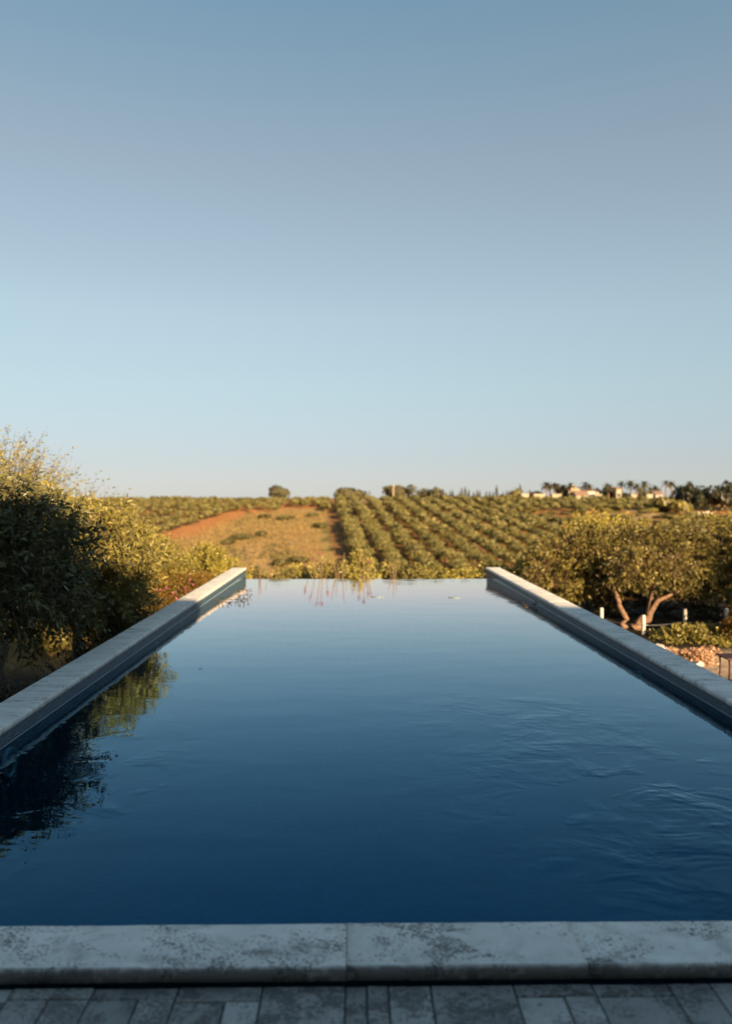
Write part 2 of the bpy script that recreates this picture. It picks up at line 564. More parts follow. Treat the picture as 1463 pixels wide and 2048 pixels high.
for n_ in (nn, n2_):
    tt.links.new(tg.outputs['Position'], n_.inputs['Vector'])
kk = ramp(tt, nn.outputs[0], [(0.32, 0.6), (0.68, 1.35)])
kk2 = ramp(tt, n2_.outputs[0], [(0.3, 0.7), (0.7, 1.25)])
cc = mixc(tt, 1.0, an.outputs['Color'], kk, 'MULTIPLY')
cc = mixc(tt, 1.0, cc, kk2, 'MULTIPLY')
tt.links.new(cc, tp.inputs['Base Color'])
tp.inputs['Roughness'].default_value = 0.95
tp.inputs['Specular IOR Level'].default_value = 0.1
bb = N(tt, 'ShaderNodeBump', Strength=0.7, Distance=0.12)
tt.links.new(n2_.outputs[0], bb.inputs['Height'])
tt.links.new(bb.outputs[0], tp.inputs['Normal'])
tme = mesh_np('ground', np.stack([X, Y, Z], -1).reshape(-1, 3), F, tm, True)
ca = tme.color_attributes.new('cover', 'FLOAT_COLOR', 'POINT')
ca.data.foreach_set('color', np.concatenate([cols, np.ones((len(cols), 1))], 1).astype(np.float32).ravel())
ground = link('ground', tme, kind='structure')

# ------------------------------------------------------------------ house behind the camera (casts the shade over the near pool)
HE = 5.31
house = thing('house', 'low rendered house with glazed doors behind the paved terrace', 'house', (0, 0, -0.05), rz=math.atan(-0.15))
Y0 = -4.0
bm = bmesh.new(); add_box(bm, -15, 18, Y0 - 9, Y0 - 0.35, 0, HE - 0.22)
link('wall', bm_mesh('wall', bm, M['render']), house)
bm = bmesh.new(); add_box(bm, -15.3, 18.3, Y0 - 9.3, Y0, HE - 0.20, HE + 0.05)
link('roof', bm_mesh('roof', bm, M['render']), house)
bm = bmesh.new(); add_box(bm, -1.1, 1.1, Y0 - 0.36, Y0 - 0.31, 0.05, 2.25)
dfr = bm_mesh('door_frame', bm, M['grey_metal'])
bm = bmesh.new(); add_box(bm, -1.02, 1.02, Y0 - 0.315, Y0 - 0.30, 0.12, 2.18)
dgl = bm_mesh('pane', bm, M['glass'])
for k in range(4):
    d_ = link('glazed_door', dfr, house, (-6 + 4.2 * k, 0, 0))
    link('pane', dgl, d_)

# ------------------------------------------------------------------ paved terrace in front
PZ = -0.047
pav = bpy.data.objects.new('paving', None); C.objects.link(pav)
bm = bmesh.new(); add_box(bm, -7, 8, -4.4, 1.99, -0.30, PZ - 0.008)
pavbed = link('paving', bm_mesh('paving', bm, M['grout']), kind='structure')
bpy.data.objects.remove(pav)
pavbed.name = 'paving'
pg = random.Random(5)
yrow = 1.985
first = True
row_i = 0
def paver(x0, x1, y0, y1):
    g = 0.0022
    me = slab_mesh('paver', x1 - x0 - 2 * g, y1 - y0 - 2 * g, 0.03, 0.004, M['paver'], 2)
    o = link('paver', me, pavbed, ((x0 + x1) / 2, (y0 + y1) / 2, PZ + pg.uniform(-0.002, 0.0015)))
    o.rotation_euler = (pg.uniform(-.004, .004), pg.uniform(-.004, .004), 0)
# first courses follow the joints the photograph shows (x in metres at the coping)
jx = [(p - 709) / 1600 * 1.975 for p in (-150, 22, 185, 354, 523, 690, 733, 776, 862, 1030, 1190, 1345, 1431, 1560)]
for a_, b_ in zip(jx[:-1], jx[1:]):
    w_ = b_ - a_
    if w_ > 0.17 and pg.random() < 0.75:
        ysp = 1.985 - pg.choice([0.045, 0.05, 0.06])
        paver(a_, b_, ysp, 1.985)
        if pg.random() < 0.6:
            m_ = a_ + w_ * pg.uniform(0.4, 0.6)
            paver(a_, m_, 1.80, ysp); paver(m_, b_, 1.80, ysp)
        else:
            paver(a_, b_, 1.80, ysp)
    else:
        paver(a_, b_, 1.80, 1.985)
for side in (-1, 1):
    x = jx[0] if side < 0 else jx[-1]
    while abs(x) < 3.0:
        paver(min(x, x + side * 0.2), max(x, x + side * 0.2), 1.80, 1.985)
        x += side * 0.2
yy = 1.80
while yy > 0.9:
    h_ = pg.choice([0.1, 0.2]); x = -2.2 + pg.uniform(0, .2)
    while x < 2.2:
        w_ = pg.choice([0.1, 0.2, 0.2, 0.3])
        paver(x, x + w_, yy - h_, yy); x += w_
    yy -= h_

# ------------------------------------------------------------------ the pool
WL, WR = -1.805, 2.195          # inner faces
YN, YF, YE = 2.195, 12.48, 13.3  # near inner face, spill edge, end of the side walls
WZ = -0.107                     # water level
pool = thing('swimming_pool', 'long dark blue infinity pool with pale travertine coping and mosaic sides', 'pool', (0.195, 7.5, -2.0))
def pchild(name, me, loc=(0, 0, 0), par=None, kind=None):
    o = link(name, me, par or pool, kind=kind)
    o.location = Vector(loc) - (Vector(pool.location) if par is None else Vector((0, 0, 0)))
    return o
bm = bmesh.new()
add_box(bm, WL - 0.20, WL, YN, YE, -2.5, -0.036)
add_box(bm, WR, WR + 0.18, YN, YE, -2.5, -0.036)
add_box(bm, WL - 0.20, WR + 0.18, YN - 0.18, YN, -2.5, -0.036)
add_box(bm, WL, WR, YF - 0.18, YF, -2.5, WZ - 0.006)
add_box(bm, WL, WR, YN, YF - 0.18, -1.6, -1.45)
add_box(bm, WL, WR, YF + 0.75, YF + 0.82, -2.5, -1.2)
pchild('basin', bm_mesh('basin', bm, M['basin']))
# near wall front, below the coping: plain dark stone
# mosaic: three courses of small tiles above the waterline, set 3 mm proud of the basin wall
def mosaic_band(xface, sgn):
    g = np.random.default_rng(11 if sgn > 0 else 12)
    L, Hh, gap, th = 0.025, 0.0125, 0.0005, 0.0007
    V, Fq, T = [], [], []
    for r_ in range(9):
        z1 = -0.037 - r_ * Hh
        z0 = z1 - Hh + gap
        y0 = YN + (0.0125 if r_ % 2 else 0)
        n_ = int((YE - y0) / L)
        ya = y0 + np.arange(n_) * L
        yb = ya + L - gap
        xf = xface + sgn * (th + g.uniform(-0.00015, 0.00015, n_))
        xb = np.full(n_, xface - sgn * 0.001)
        z0a, z1a = np.full(n_, z0), np.full(n_, z1)
        corners = [(xf, ya, z0a), (xf, yb, z0a), (xf, yb, z1a), (xf, ya, z1a), (xb, ya, z0a), (xb, yb, z0a), (xb, yb, z1a), (xb, ya, z1a)]
        v = np.stack([np.stack(c_, -1) for c_ in corners], 1)
        base = sum(len(q) for q in V)
        o_ = base + np.arange(n_)[:, None, None] * 8
        f = np.array([[0, 1, 2, 3], [3, 2, 6, 7], [0, 4, 5, 1], [0, 3, 7, 4], [1, 5, 6, 2]])
        if sgn < 0:
            f = f[:, ::-1]
        V.append(v.reshape(-1, 3)); Fq.append((o_ + f[None]).reshape(-1, 4))
        T.append(np.repeat(g.beta(2, 2.5, n_), 5))
    # grout bed just behind the tile faces
    base = sum(len(q) for q in V)
    xg = xface + sgn * 0.0003
    V.append(np.array([(xg, YN, -0.036), (xg, YE, -0.036), (xg, YE, -0.16), (xg, YN, -0.16)]))
    Fq.append(np.array([[base + 3, base + 2, base + 1, base] if sgn > 0 else [base, base + 1, base + 2, base + 3]]))
    T.append(np.array([0.12]))
    return mesh_np('mosaic_tiles', np.concatenate(V), np.concatenate(Fq), M['mosaic'], tint=np.concatenate(T))
pchild('mosaic_tiles', mosaic_band(WL, 1), kind='stuff')
pchild('mosaic_tiles', mosaic_band(WR, -1), kind='stuff')
# thin pale trim where the tiles meet the water
for xa, xb in ((WL - 0.002, WL + 0.004), (WR - 0.004, WR + 0.002)):
    bm = bmesh.new(); add_box(bm, xa, xb, YN, YE, WZ - 0.004, WZ + 0.0035)
    pchild('waterline_trim', bm_mesh('waterline_trim', bm, M['trim']))
# coping stones
CT = 0.035
def stone_piece(lx, ly, seed, mat='coping'):
    """one coping slab with rounded, slightly chipped arrises"""
    g = np.random.default_rng(seed)
    bm = bmesh.new()
    add_box(bm, -lx / 2, lx / 2, -ly / 2, ly / 2, -CT, 0)
    long_axis = 0 if lx > ly else 1
    es = [e for e in bm.edges if abs(e.verts[0].co[long_axis] - e.verts[1].co[long_axis]) > 0.05 and max(v.co.z for v in e.verts) > -1e-5]
    bmesh.ops.bevel(bm, geom=es, offset=0.013, segments=4, profile=0.5, affect='EDGES')
    top = [e for e in bm.edges if abs(e.verts[0].co[long_axis] - e.verts[1].co[long_axis]) < 1e-5 and min(v.co.z for v in e.verts) > -1e-5]
    cut = [e for e in bm.edges if abs(e.verts[0].co[long_axis] - e.verts[1].co[long_axis]) > 0.05]
    bmesh.ops.subdivide_edges(bm, edges=cut, cuts=14, use_grid_fill=True)
    for v in bm.verts:
        if abs(abs(v.co[1 - long_axis]) - (ly if long_axis == 0 else lx) / 2) < 0.012:
            k = g.normal() * (0.0008 if mat == 'coping' else 0.0) - (0.004 * g.random() if g.random() < (0.06 if mat == 'coping' else 0.012) else 0)
            v.co[1 - long_axis] += k * (1 if v.co[1 - long_axis] > 0 else -1)
    me = bm_mesh('coping_stone', bm, M[mat], True)
    return me
SL = 0.61
var_s = [stone_piece(0.235, SL - 0.0012, 20 + i, 'coping_side') for i in range(4)]
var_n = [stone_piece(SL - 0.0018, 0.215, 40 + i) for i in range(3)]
cg = random.Random(9)
def coping(me, x, y, rz):
    o = pchild('coping_stone', me, (x, y, cg.uniform(-0.0012, 0.0005)))
    o.rotation_euler = (0, 0, rz)
y = 2.2
k = 0
while y < YE - 0.05:
    last = y + SL > YE
    for x in (WL - 0.235 / 2 + 0.008, WR + 0.235 / 2 - 0.008 - 0.012):
        yy_ = y + SL / 2 if not last else YE - SL / 2 + 0.0
        if last:
            ln = YE - y
            coping(stone_piece(0.235, ln - 0.0012, 60, 'coping_side'), x, y + ln / 2, 0)
        else:
            coping(var_s[cg.randrange(4)], x, y + SL / 2, cg.choice([0, math.pi]))
    y += SL
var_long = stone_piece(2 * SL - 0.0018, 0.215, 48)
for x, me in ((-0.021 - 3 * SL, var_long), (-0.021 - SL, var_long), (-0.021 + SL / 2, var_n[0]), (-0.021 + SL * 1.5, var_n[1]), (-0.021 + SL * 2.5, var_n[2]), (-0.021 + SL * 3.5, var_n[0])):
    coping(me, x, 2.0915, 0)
# underwater lamps and inlets on the side walls
def ring_mesh(name, r0, r1, th, mat, n=24, bulge=0.0):
    V, Fq = [], []
    for i in range(n):
        a = 2 * math.pi * i / n
        c_, s_ = math.cos(a), math.sin(a)
        V += [(0, r1 * c_, r1 * s_), (th, r1 * c_, r1 * s_), (th, r0 * c_, r0 * s_), (0, r0 * c_, r0 * s_)]
    for i in range(n):
        j = (i + 1) % n
        for q in range(3):
            Fq.append((i * 4 + q, j * 4 + q, j * 4 + q + 1, i * 4 + q + 1))
    return mesh_np(name, np.array(V), np.array(Fq), mat)
def disc_mesh(name, r, th, mat, n=24):
    V = [(th, 0, 0)] + [(th * 0.6, r * math.cos(2 * math.pi * i / n), r * math.sin(2 * math.pi * i / n)) for i in range(n)]
    return mesh_np(name, np.array(V), np.array([(0, 1 + i, 1 + (i + 1) % n) for i in range(n)]), mat)
for xx, yy_, zz, r_, sg in ((WL + 0.004, 4.16, -0.205, 0.08, 1), (WL + 0.004, 7.25, -0.18, 0.045, 1), (WL + 0.004, 8.3, -0.17, 0.045, 1), (WR - 0.004, 6.1, -0.23, 0.07, -1)):
    lampo = pchild('pool_lamp', ring_mesh('lamp_ring', r_ * 0.72, r_, 0.02 * sg, M['lamp_grey']), (xx, yy_, zz))
    pchild('lens', disc_mesh('lens', r_ * 0.7, 0.015 * sg, M['grey_metal']), (0, 0, 0), lampo)
# water: one sheet that rolls over the far edge
wv, wf = [], []
prof = [(YN + 0.001, WZ), (YF - 0.02, WZ), (YF + 0.002, WZ - 0.002), (YF + 0.006, WZ - 0.03), (YF + 0.008, -1.3)]
for y_, z_ in prof:
    wv += [(WL + 0.001, y_, z_), (WR - 0.001, y_, z_)]
for i in range(len(prof) - 1):
    wf.append((2 * i, 2 * i + 1, 2 * i + 3, 2 * i + 2))
link('water', mesh_np('water', np.array(wv), np.array(wf), M['water']), kind='structure')

# flat pale discs and twigs floating on the water
def flat_disc(r, n=32):
    V = [(0, 0, 0.004)] + [(r * math.cos(2 * math.pi * i / n), r * math.sin(2 * math.pi * i / n), 0.003) for i in range(n)] + \
        [(r * math.cos(2 * math.pi * i / n), r * math.sin(2 * math.pi * i / n), 0.0005) for i in range(n)]
    F1 = [(0, 1 + i, 1 + (i + 1) % n, 0) for i in range(n)]
    bm = bmesh.new()
    vv = [bm.verts.new(v) for v in V]
    for i in range(n):
        j = (i + 1) % n
        bm.faces.new((vv[0], vv[1 + i], vv[1 + j]))
        bm.faces.new((vv[1 + i], vv[1 + n + i], vv[1 + n + j], vv[1 + j]))
    return bm_mesh('floating_disc', bm, M['disc'])
fd = flat_disc(0.088)
for (px, py), lab in (((755, 1193), 'pale round disc lying flat on the far water near the middle of the pool'),
                      ((910, 1195), 'pale round disc lying flat on the far water nearer the right coping')):
    d_ = (CAMZ - WZ) * 1600 / (py - 993)
    tag(link('floating_disc', fd, None, ((px - 709) / 1600 * d_, d_, WZ + 0.001)), lab, 'disc', 'pale discs floating on the pool')

# ------------------------------------------------------------------ foliage
def leaves(g, base, dirs, length, per, ll, lw, droop=0.15, spread=0.85, jit=0.35, tint0=None):
    """leaf blades set along twigs; every leaf is two triangles folded along its midrib"""
    T = len(base)
    u = (np.arange(per) + 0.5) / per
    u = u[None, :] + g.uniform(-0.04, 0.04, (T, per))
    L = (length * g.uniform(0.6, 1.3, T))[:, None, None]
    p = base[:, None, :] + dirs[:, None, :] * L * u[..., None]
    p[..., 2] -= droop * L[..., 0] * u ** 2
    perp = unit(np.cross(dirs, g.normal(size=(T, 3))))
    perp2 = np.cross(dirs, perp)
    ang = (np.arange(per) * 2.4)[None, :] + g.uniform(-0.5, 0.5, (T, per))
    side = perp[:, None, :] * np.cos(ang)[..., None] + perp2[:, None, :] * np.sin(ang)[..., None]
    d = unit(dirs[:, None, :] * 0.75 + side * spread + g.normal(size=(T, per, 3)) * jit * 0.5)
    nrm = unit(np.cross(d, g.normal(size=(T, per, 3))))
    s = g.uniform(0.65, 1.2, (T, per))[..., None]
    wv_ = np.cross(d, nrm)
    tip = p + d * ll * s - np.array([0, 0, 1]) * ll * 0.12 * s
    mid = p + d * ll * 0.45 * s
    a = mid + wv_ * lw * 0.5 * s + nrm * lw * 0.18
    b = mid - wv_ * lw * 0.5 * s + nrm * lw * 0.18
    V = np.stack([p, a, tip, b], 2).reshape(-1, 3)
    n = T * per
    o = np.arange(n)[:, None, None] * 4
    F_ = (o + np.array([[0, 1, 2], [0, 2, 3]])[None]).reshape(-1, 3)
    tb = g.beta(2, 2, T) if tint0 is None else np.broadcast_to(tint0, (T,))
    t = np.clip(tb[:, None] * 0.6 + g.uniform(0, 0.4, (T, per)), 0, 1)
    return V, F_, np.repeat(t.reshape(-1), 2)

def crown_points(g, blobs, n, sub=14, up=0.25, fill=0.55):
    """twig bases and directions spread over lumps that bud from each ellipsoid"""
    wts = np.array([b[3] * b[4] + b[4] * b[5] + b[3] * b[5] for b in blobs])
    cnt = np.maximum((n * wts / wts.sum()).astype(int), 1)
    P, D, TN = [], [], []
    for b, c_ in zip(blobs, cnt):
        c0 = np.array(b[:3]); r0 = np.array(b[3:6])
        sd = sphere_dirs(sub, g)
        sr = g.uniform(0.22, 0.46, sub)
        sc = c0 + sd * r0 * (1 - sr * 0.9)[:, None]
        k = g.integers(0, sub + 1, c_)
        lt = g.beta(1.3, 1.3, sub + 1)
        main = k >= sub
        dd = sphere_dirs(c_, g)
        rad = fill + (1 - fill) * g.uniform(0, 1, c_) ** 0.6
        kk_ = np.minimum(k, sub - 1)
        cen = np.where(main[:, None], c0, sc[kk_])
        rr = np.where(main[:, None], r0 * 0.8, r0 * sr[kk_][:, None])
        p = cen + dd * rr * rad[:, None]
        out = unit((p - c0) / r0)
        d = unit(dd * 0.7 + out * 0.6 + np.array([0, 0, up]) + g.normal(size=(c_, 3)) * 0.3)
        P.append(p); D.append(d)
        TN.append(np.clip(lt[k] * .75 + g.beta(2, 2, c_) * .35, 0, 1))
    return np.concatenate(P), np.concatenate(D), np.concatenate(TN)

def twig_sticks(P, D, length, r=0.0022):
    """thin three sided twigs"""
    n = len(P)
    a = unit(np.cross(D, np.array([0.3, 0.2, 0.9])))
    b = np.cross(D, a)
    e = P + D * length
    s = P - D * length * 0.6
    V = []
    for c_, rr in ((s, r * 1.6), (e, r * 0.5)):
        for k in range(3):
            t_ = 2 * math.pi * k / 3
            V.append(c_ + (a * math.cos(t_) + b * math.sin(t_)) * rr)
    V = np.stack(V, 1).reshape(-1, 3)
    f = np.array([[0, 1, 4, 3], [1, 2, 5, 4], [2, 0, 3, 5]])
    return V, (np.arange(n)[:, None, None] * 6 + f[None]).reshape(-1, 4)

def limbs(g, foot, fork, tips, r0, wob=0.06):
    """trunk from foot to fork and limbs from the fork to each tip"""
    parts = []
    foot, fork = Vector(foot), Vector(fork)
    h = (fork - foot).length
    pts = [foot.lerp(fork, t_) + Vector(g.normal(size=3) * wob * h * (0 if t_ in (0, 1) else 1)) for t_ in np.linspace(0, 1, 6)]
    parts.append(tube(pts, [r0 * (1.35 if i == 0 else 1.0 - 0.05 * i) for i in range(6)], 9))
    for tp in tips:
        tp = Vector(tp)
        m1 = fork.lerp(tp, 0.35) + Vector(g.normal(size=3) * 0.08 * (tp - fork).length) + Vector((0, 0, 0.05))
        m2 = fork.lerp(tp, 0.7) + Vector(g.normal(size=3) * 0.08 * (tp - fork).length)
        parts.append(tube([fork, m1, m2, tp], [r0 * .6, r0 * .42, r0 * .26, r0 * .1], 6))
    return join(parts)

def plant(name, label, cat, foot, blobs, n, per, ll, lw, length, mat, seed, group=None, trunk=None, fork=None, tips=None,
          bark='bark', up=0.25, sub=14, sticks=False, fill=0.55, droop=0.15, trunk_name='trunk', leaf_name='crown'):
    """a tree or shrub: woody part and leaf mass, both in world coordinates moved to the foot"""
    g = np.random.default_rng(seed)
    foot = Vector(foot)
    root = thing(name, label, cat, foot, group)
    P, D, TN = crown_points(g, blobs, n, sub, up, fill)
    V, F_, t = leaves(g, P, D, length, per, ll, lw, droop, tint0=TN)
    f0 = np.array(foot)
    link(leaf_name, mesh_np(leaf_name, V - f0, F_, M[mat], tint=t), root, kind='stuff')
    if tips is None:
        tips = [b[:3] for b in blobs]
        extra = P[g.integers(0, len(P), 8)]
        tips = tips + [tuple(e) for e in extra]
    if fork is None:
        c_ = np.mean([b[:3] for b in blobs], 0)
        zb = min(b[2] - b[5] for b in blobs)
        fork = (foot.x * .6 + c_[0] * .4, foot.y * .6 + c_[1] * .4, max(zb, foot.z + 0.1))
    tv, tf = limbs(g, foot, fork, tips, trunk or 0.05)
    if sticks:
        sv, sf = twig_sticks(P, D, length)
        tf = np.concatenate([tf, sf + len(tv)]); tv = np.concatenate([tv, sv])
    link(trunk_name, mesh_np(trunk_name, tv - f0, tf, M[bark], True), root)
    return root

def gz(x, y):
    return float(terr(np.array([x]), np.array([y]))[0])

# ---- left side: trees and shrubs beyond the left coping
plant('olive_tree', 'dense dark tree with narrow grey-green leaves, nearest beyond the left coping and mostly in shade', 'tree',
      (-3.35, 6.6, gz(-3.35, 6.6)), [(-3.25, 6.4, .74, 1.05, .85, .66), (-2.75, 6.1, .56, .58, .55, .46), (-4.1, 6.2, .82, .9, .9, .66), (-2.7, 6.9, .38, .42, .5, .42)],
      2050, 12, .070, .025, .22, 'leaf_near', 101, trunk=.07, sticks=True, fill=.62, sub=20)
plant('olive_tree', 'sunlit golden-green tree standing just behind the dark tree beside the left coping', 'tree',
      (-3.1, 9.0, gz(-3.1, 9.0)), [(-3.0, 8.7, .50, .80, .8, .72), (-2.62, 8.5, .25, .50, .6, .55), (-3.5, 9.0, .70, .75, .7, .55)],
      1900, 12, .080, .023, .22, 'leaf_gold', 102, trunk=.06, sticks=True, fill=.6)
plant('feathery_tree', 'tall loose feathery tree with sky showing through its golden top at the left edge', 'tree',
      (-5.6, 12.8, gz(-5.6, 12.8)), [(-5.9, 12.6, 1.15, 1.3, 1.0, .85), (-4.95, 12.4, .95, .75, .8, .72), (-4.25, 12.2, .55, .62, .7, .58), (-6.8, 12.4, 1.2, 1.1, .9, .9)],
      1150, 11, .075, .022, .55, 'leaf_gold', 103, trunk=.09, sticks=True, fill=.40, up=.9, sub=24)
plant('yellow_shrub', 'pale yellow-green leafy shrub left of the pool, in front of the earth track', 'shrub',
      (-3.9, 15.2, gz(-3.9, 15.2)), [(-3.95, 15.0, -.18, .7, .7, .65), (-3.4, 15.2, -.42, .55, .6, .55)], 1100, 10, .07, .03, .22, 'leaf_gold', 104, trunk=.04, up=.5)
plant('yellow_shrub', 'bright yellow-green shrub behind the far end of the left coping', 'shrub',
      (-2.9, 16.6, gz(-2.9, 16.6)), [(-3.05, 16.5, -.42, .60, .6, .50), (-2.55, 16.4, -.62, .45, .5, .45)], 1100, 10, .07, .03, .22, 'leaf_yellow', 105, trunk=.04, up=.5)
bv = plant('bougainvillea', 'russet brown shrub with a few pink flowers against the sunlit end of the left coping', 'shrub',
      (-2.6, 11.4, gz(-2.6, 11.4)), [(-2.62, 11.6, -.36, .50, 1.5, .38), (-2.95, 10.8, -.28, .50, .9, .38), (-2.45, 12.8, -.45, .38, .6, .36)], 2000, 11, .04, .022, .16, 'leaf_brown', 106, trunk=.03)
g = np.random.default_rng(5)
fp = np.stack([g.uniform(-2.75, -2.25, 26), g.uniform(10.2, 11.6, 26), g.uniform(-.22, .02, 26)], -1)
V, F_, t = leaves(g, fp, sphere_dirs(26, g), .03, 7, .026, .022)
link('flowers', mesh_np('flowers', V - np.array(bv.location), F_, M['petal_pink'], tint=t), bv, kind='stuff')
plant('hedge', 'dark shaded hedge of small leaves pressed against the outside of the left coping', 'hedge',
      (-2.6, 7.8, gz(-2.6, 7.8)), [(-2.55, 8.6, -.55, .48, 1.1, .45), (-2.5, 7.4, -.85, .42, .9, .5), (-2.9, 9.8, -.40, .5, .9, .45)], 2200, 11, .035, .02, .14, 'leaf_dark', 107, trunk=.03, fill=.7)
plant('low_shrub', 'low shaded shrub on the dark earth under the left trees, beside the thin stake', 'shrub',
      (-4.6, 9.6, gz(-4.6, 9.6)), [(-4.6, 9.6, -1.5, .6, .5, .45)], 500, 10, .045, .02, .15, 'leaf_dark', 108, trunk=.02)
for i, (x, y, r_, lab) in enumerate(((-7.4, 18.2, .8, 'sunlit low bush on the earth under the left trees, farthest left'),
                                     (-5.9, 16.0, .55, 'small sunlit bush on the pale ground seen below the dark left tree'),
                                     (-4.9, 17.4, .7, 'sunlit bush between the dark left tree and the shaded hedge'))):
    z = gz(x, y)
    plant('garden_bush', lab, 'bush', (x, y, z), [(x, y, z + r_ * .6, r_, r_ * .8, r_ * .7)], 600, 10, .06, .028, .18, 'leaf_gold', 120 + i, trunk=.02)
# stake and garden spotlight in the shade
sx, sy = -3.35, 7.8
sz = gz(sx, sy)
st = thing('garden_stake', 'thin pale leaning stake in the dark soil at the left edge', 'stake', (sx - .05, sy, sz))
tv, tf = tube([(0, 0, 0), (.05, 0, .6), (.13, 0, 1.12)], [.008, .007, .006], 6)
link('cane', mesh_np('cane', tv, tf, M['wire'], True), st)
tv, tf = tube([(.115, 0, 1.02), (.14, 0, 1.05), (.10, .01, 1.09)], [.011, .013, .010], 6)
link('tie', mesh_np('tie', tv, tf, M['lamp_white'], True), st)
gl_ = thing('garden_spotlight', 'small grey garden spotlight on the dark soil at the far left edge', 'spotlight', (-3.75, 8.3, gz(-3.75, 8.3)))
tv, tf = tube([(0, 0, 0), (0, 0, .22)], [.012, .012], 8)
link('spike', mesh_np('spike', tv, tf, M['grey_metal'], True), gl_)
tv, tf = tube([(-.02, .03, .25), (0, 0, .25), (.05, -.05, .23), (.12, -.12, .2), (.121, -.121, .2)], [.02, .045, .055, .06, .0], 12)
link('lamp_head', mesh_np('lamp_head', tv, tf, M['grey_metal'], True), gl_)

# dead leaves and tufts on the soil in the shade
g = np.random.default_rng(61)
n = 2600
lx, ly = g.uniform(-7, -2.2, n), g.uniform(5, 19, n)
lb = np.stack([lx, ly, terr(lx, ly) + .01], -1)
V, F_, t = leaves(g, lb, unit(np.stack([g.normal(size=n), g.normal(size=n), np.full(n, .5)], -1)), .05, 2, .07, .025, 0)
tag(link('leaf_litter', mesh_np('leaf_litter', V, F_, M['leaf_brown'], tint=t), kind='stuff'), 'dead brown leaves scattered on the dark soil left of the pool', 'leaf litter')
n = 1500
lx, ly = g.uniform(-9, -3.2, n), g.uniform(14.2, 19, n)
lb = np.stack([lx, ly, terr(lx, ly) - .02], -1)
V, F_, t = leaves(g, lb, unit(np.stack([g.normal(size=n) * .4, g.normal(size=n) * .4, np.ones(n)], -1)), .06, 5, .17, .02, 0, .5)
tag(link('grass_tufts', mesh_np('grass_tufts', V, F_, M['grass'], tint=t), kind='stuff'), 'short dry grass on the sunlit ground seen under the left trees', 'grass')

# leaves floating on the near water
for px, py, rz_, lab in ((400, 1338, .4, 'single dark leaf floating off the left coping, below the tree reflection'),                          ):
    d_ = (CAMZ - WZ) * 1600 / (py - 993)
    V = np.array([(-.018, 0, .003), (0, -.008, .005), (.022, 0, .003), (0, .008, .005)])
    o = link('floating_leaf', mesh_np('floating_leaf', V, np.array([(0, 1, 2), (0, 2, 3)]), M['leaf_dark'], tint=[.5, .6]), None, ((px - 709) / 1600 * d_, d_, WZ))
    o.rotation_euler = (0, 0, rz_)
    tag(o, lab, 'leaf')

# floating sprigs
def sprig(loc, n, L, ang, lab, seed):
    g = np.random.default_rng(seed)
    root = thing('floating_sprig', lab, 'sprig', loc, 'sprigs floating on the pool', ang)
    tv, tf = tube([(0, 0, .006), (L * .5, .02, .012), (L, 0, .006)], [.003, .0025, .0015], 5)
    link('stem', mesh_np('stem', tv, tf, M['stalk_dark'], True), root)
    P = np.stack([np.linspace(0.02, L, n), g.normal(0, .02, n), g.uniform(.006, .012, n)], -1)
    D = unit(np.stack([g.normal(size=n), g.normal(size=n), np.full(n, .7)], -1))
    V, F_, t = leaves(g, P, D, .03, 3, .045, .016, 0)
    V[:, 2] = np.maximum(V[:, 2], .002)
    link('leaf', mesh_np('leaf', V, F_, M['leaf_dark'], tint=t), root, kind='stuff')
sprig((-1.68, 9.85, WZ), 9, .38, .25, 'dark leafy sprig floating by the sunlit end of the left coping', 1)
sprig((-1.58, 10.6, WZ), 5, .22, .6, 'smaller dark sprig floating just beyond the longer one by the left coping', 2)
sprig((2.0, 9.35, WZ), 4, .13, .1, 'tiny brown sprig floating against the right side of the pool', 3)

# ---- shrubs and flower stalks beyond the far spill edge
def shrub_px(px, top, d, wpx, mat, lab, seed, ll=.07, lw=.035, n=650, name='leafy_shrub', hpx=None):
    rx = wpx / 1600 * d
    rz = (hpx or 42) / 1600 * d
    c_ = at(px, top + (hpx or 42), d)
    z = gz(c_.x, d)
    plant(name, lab, 'shrub', (c_.x, d, z), [(c_.x, d, c_.z, rx, rx * .8, rz), (c_.x, d + .1, c_.z - rz * 1.2, rx * 1.05, rx * .8, rz)], n, 9, ll, lw, .2, mat, seed, 'shrubs growing below the far edge of the pool',
          trunk=.03, up=.5, sub=12)
shr = [(515, 1143, 17.2, 30, 'leaf_orchard', 'low olive-green shrub nearest the end of the left coping, beyond the spill edge'),
       (560, 1143, 16.2, 32, 'leaf_right', 'brownish green shrub beyond the spill edge, left of the pink flower stalks'),
       (600, 1136, 17.5, 34, 'leaf_gold', 'golden shrub beyond the spill edge, behind the leftmost flower stalks'),
       (662, 1126, 16.6, 36, 'leaf_gold', 'golden leafy shrub at the foot of the first orchard row, beyond the spill edge'),
       (716, 1112, 16.0, 36, 'leaf_gold', 'tallest yellow-green shrub in the middle of the spill edge'),
       (768, 1130, 17.0, 34, 'leaf_gold', 'golden shrub right of the tallest shrub, beyond the spill edge'),
       (818, 1137, 16.4, 34, 'leaf_orchard', 'dull green shrub beside the thin dry stalks right of the pool centre'),
       (868, 1134, 17.6, 34, 'leaf_gold', 'rounded golden shrub beyond the spill edge, right of the dry stalks'),
       (918, 1138, 16.8, 32, 'leaf_yellow', 'yellow-tipped low shrub beyond the right half of the spill edge'),
       (958, 1128, 18.0, 42, 'leaf_gold', 'broad golden shrub just left of the right coping end'),
       (1015, 1112, 18.2, 46, 'leaf_yellow', 'broad yellow-green shrub right behind the end of the right coping'),
       (1078, 1096, 18.5, 46, 'leaf_gold', 'tall golden shrub between the right coping end and the olive trees')]
for i, (px, top, d, wpx, mat, lab) in enumerate(shr):
    shrub_px(px, top, d, wpx, mat, lab, 200 + i, hpx=44 if i < 9 else 60)

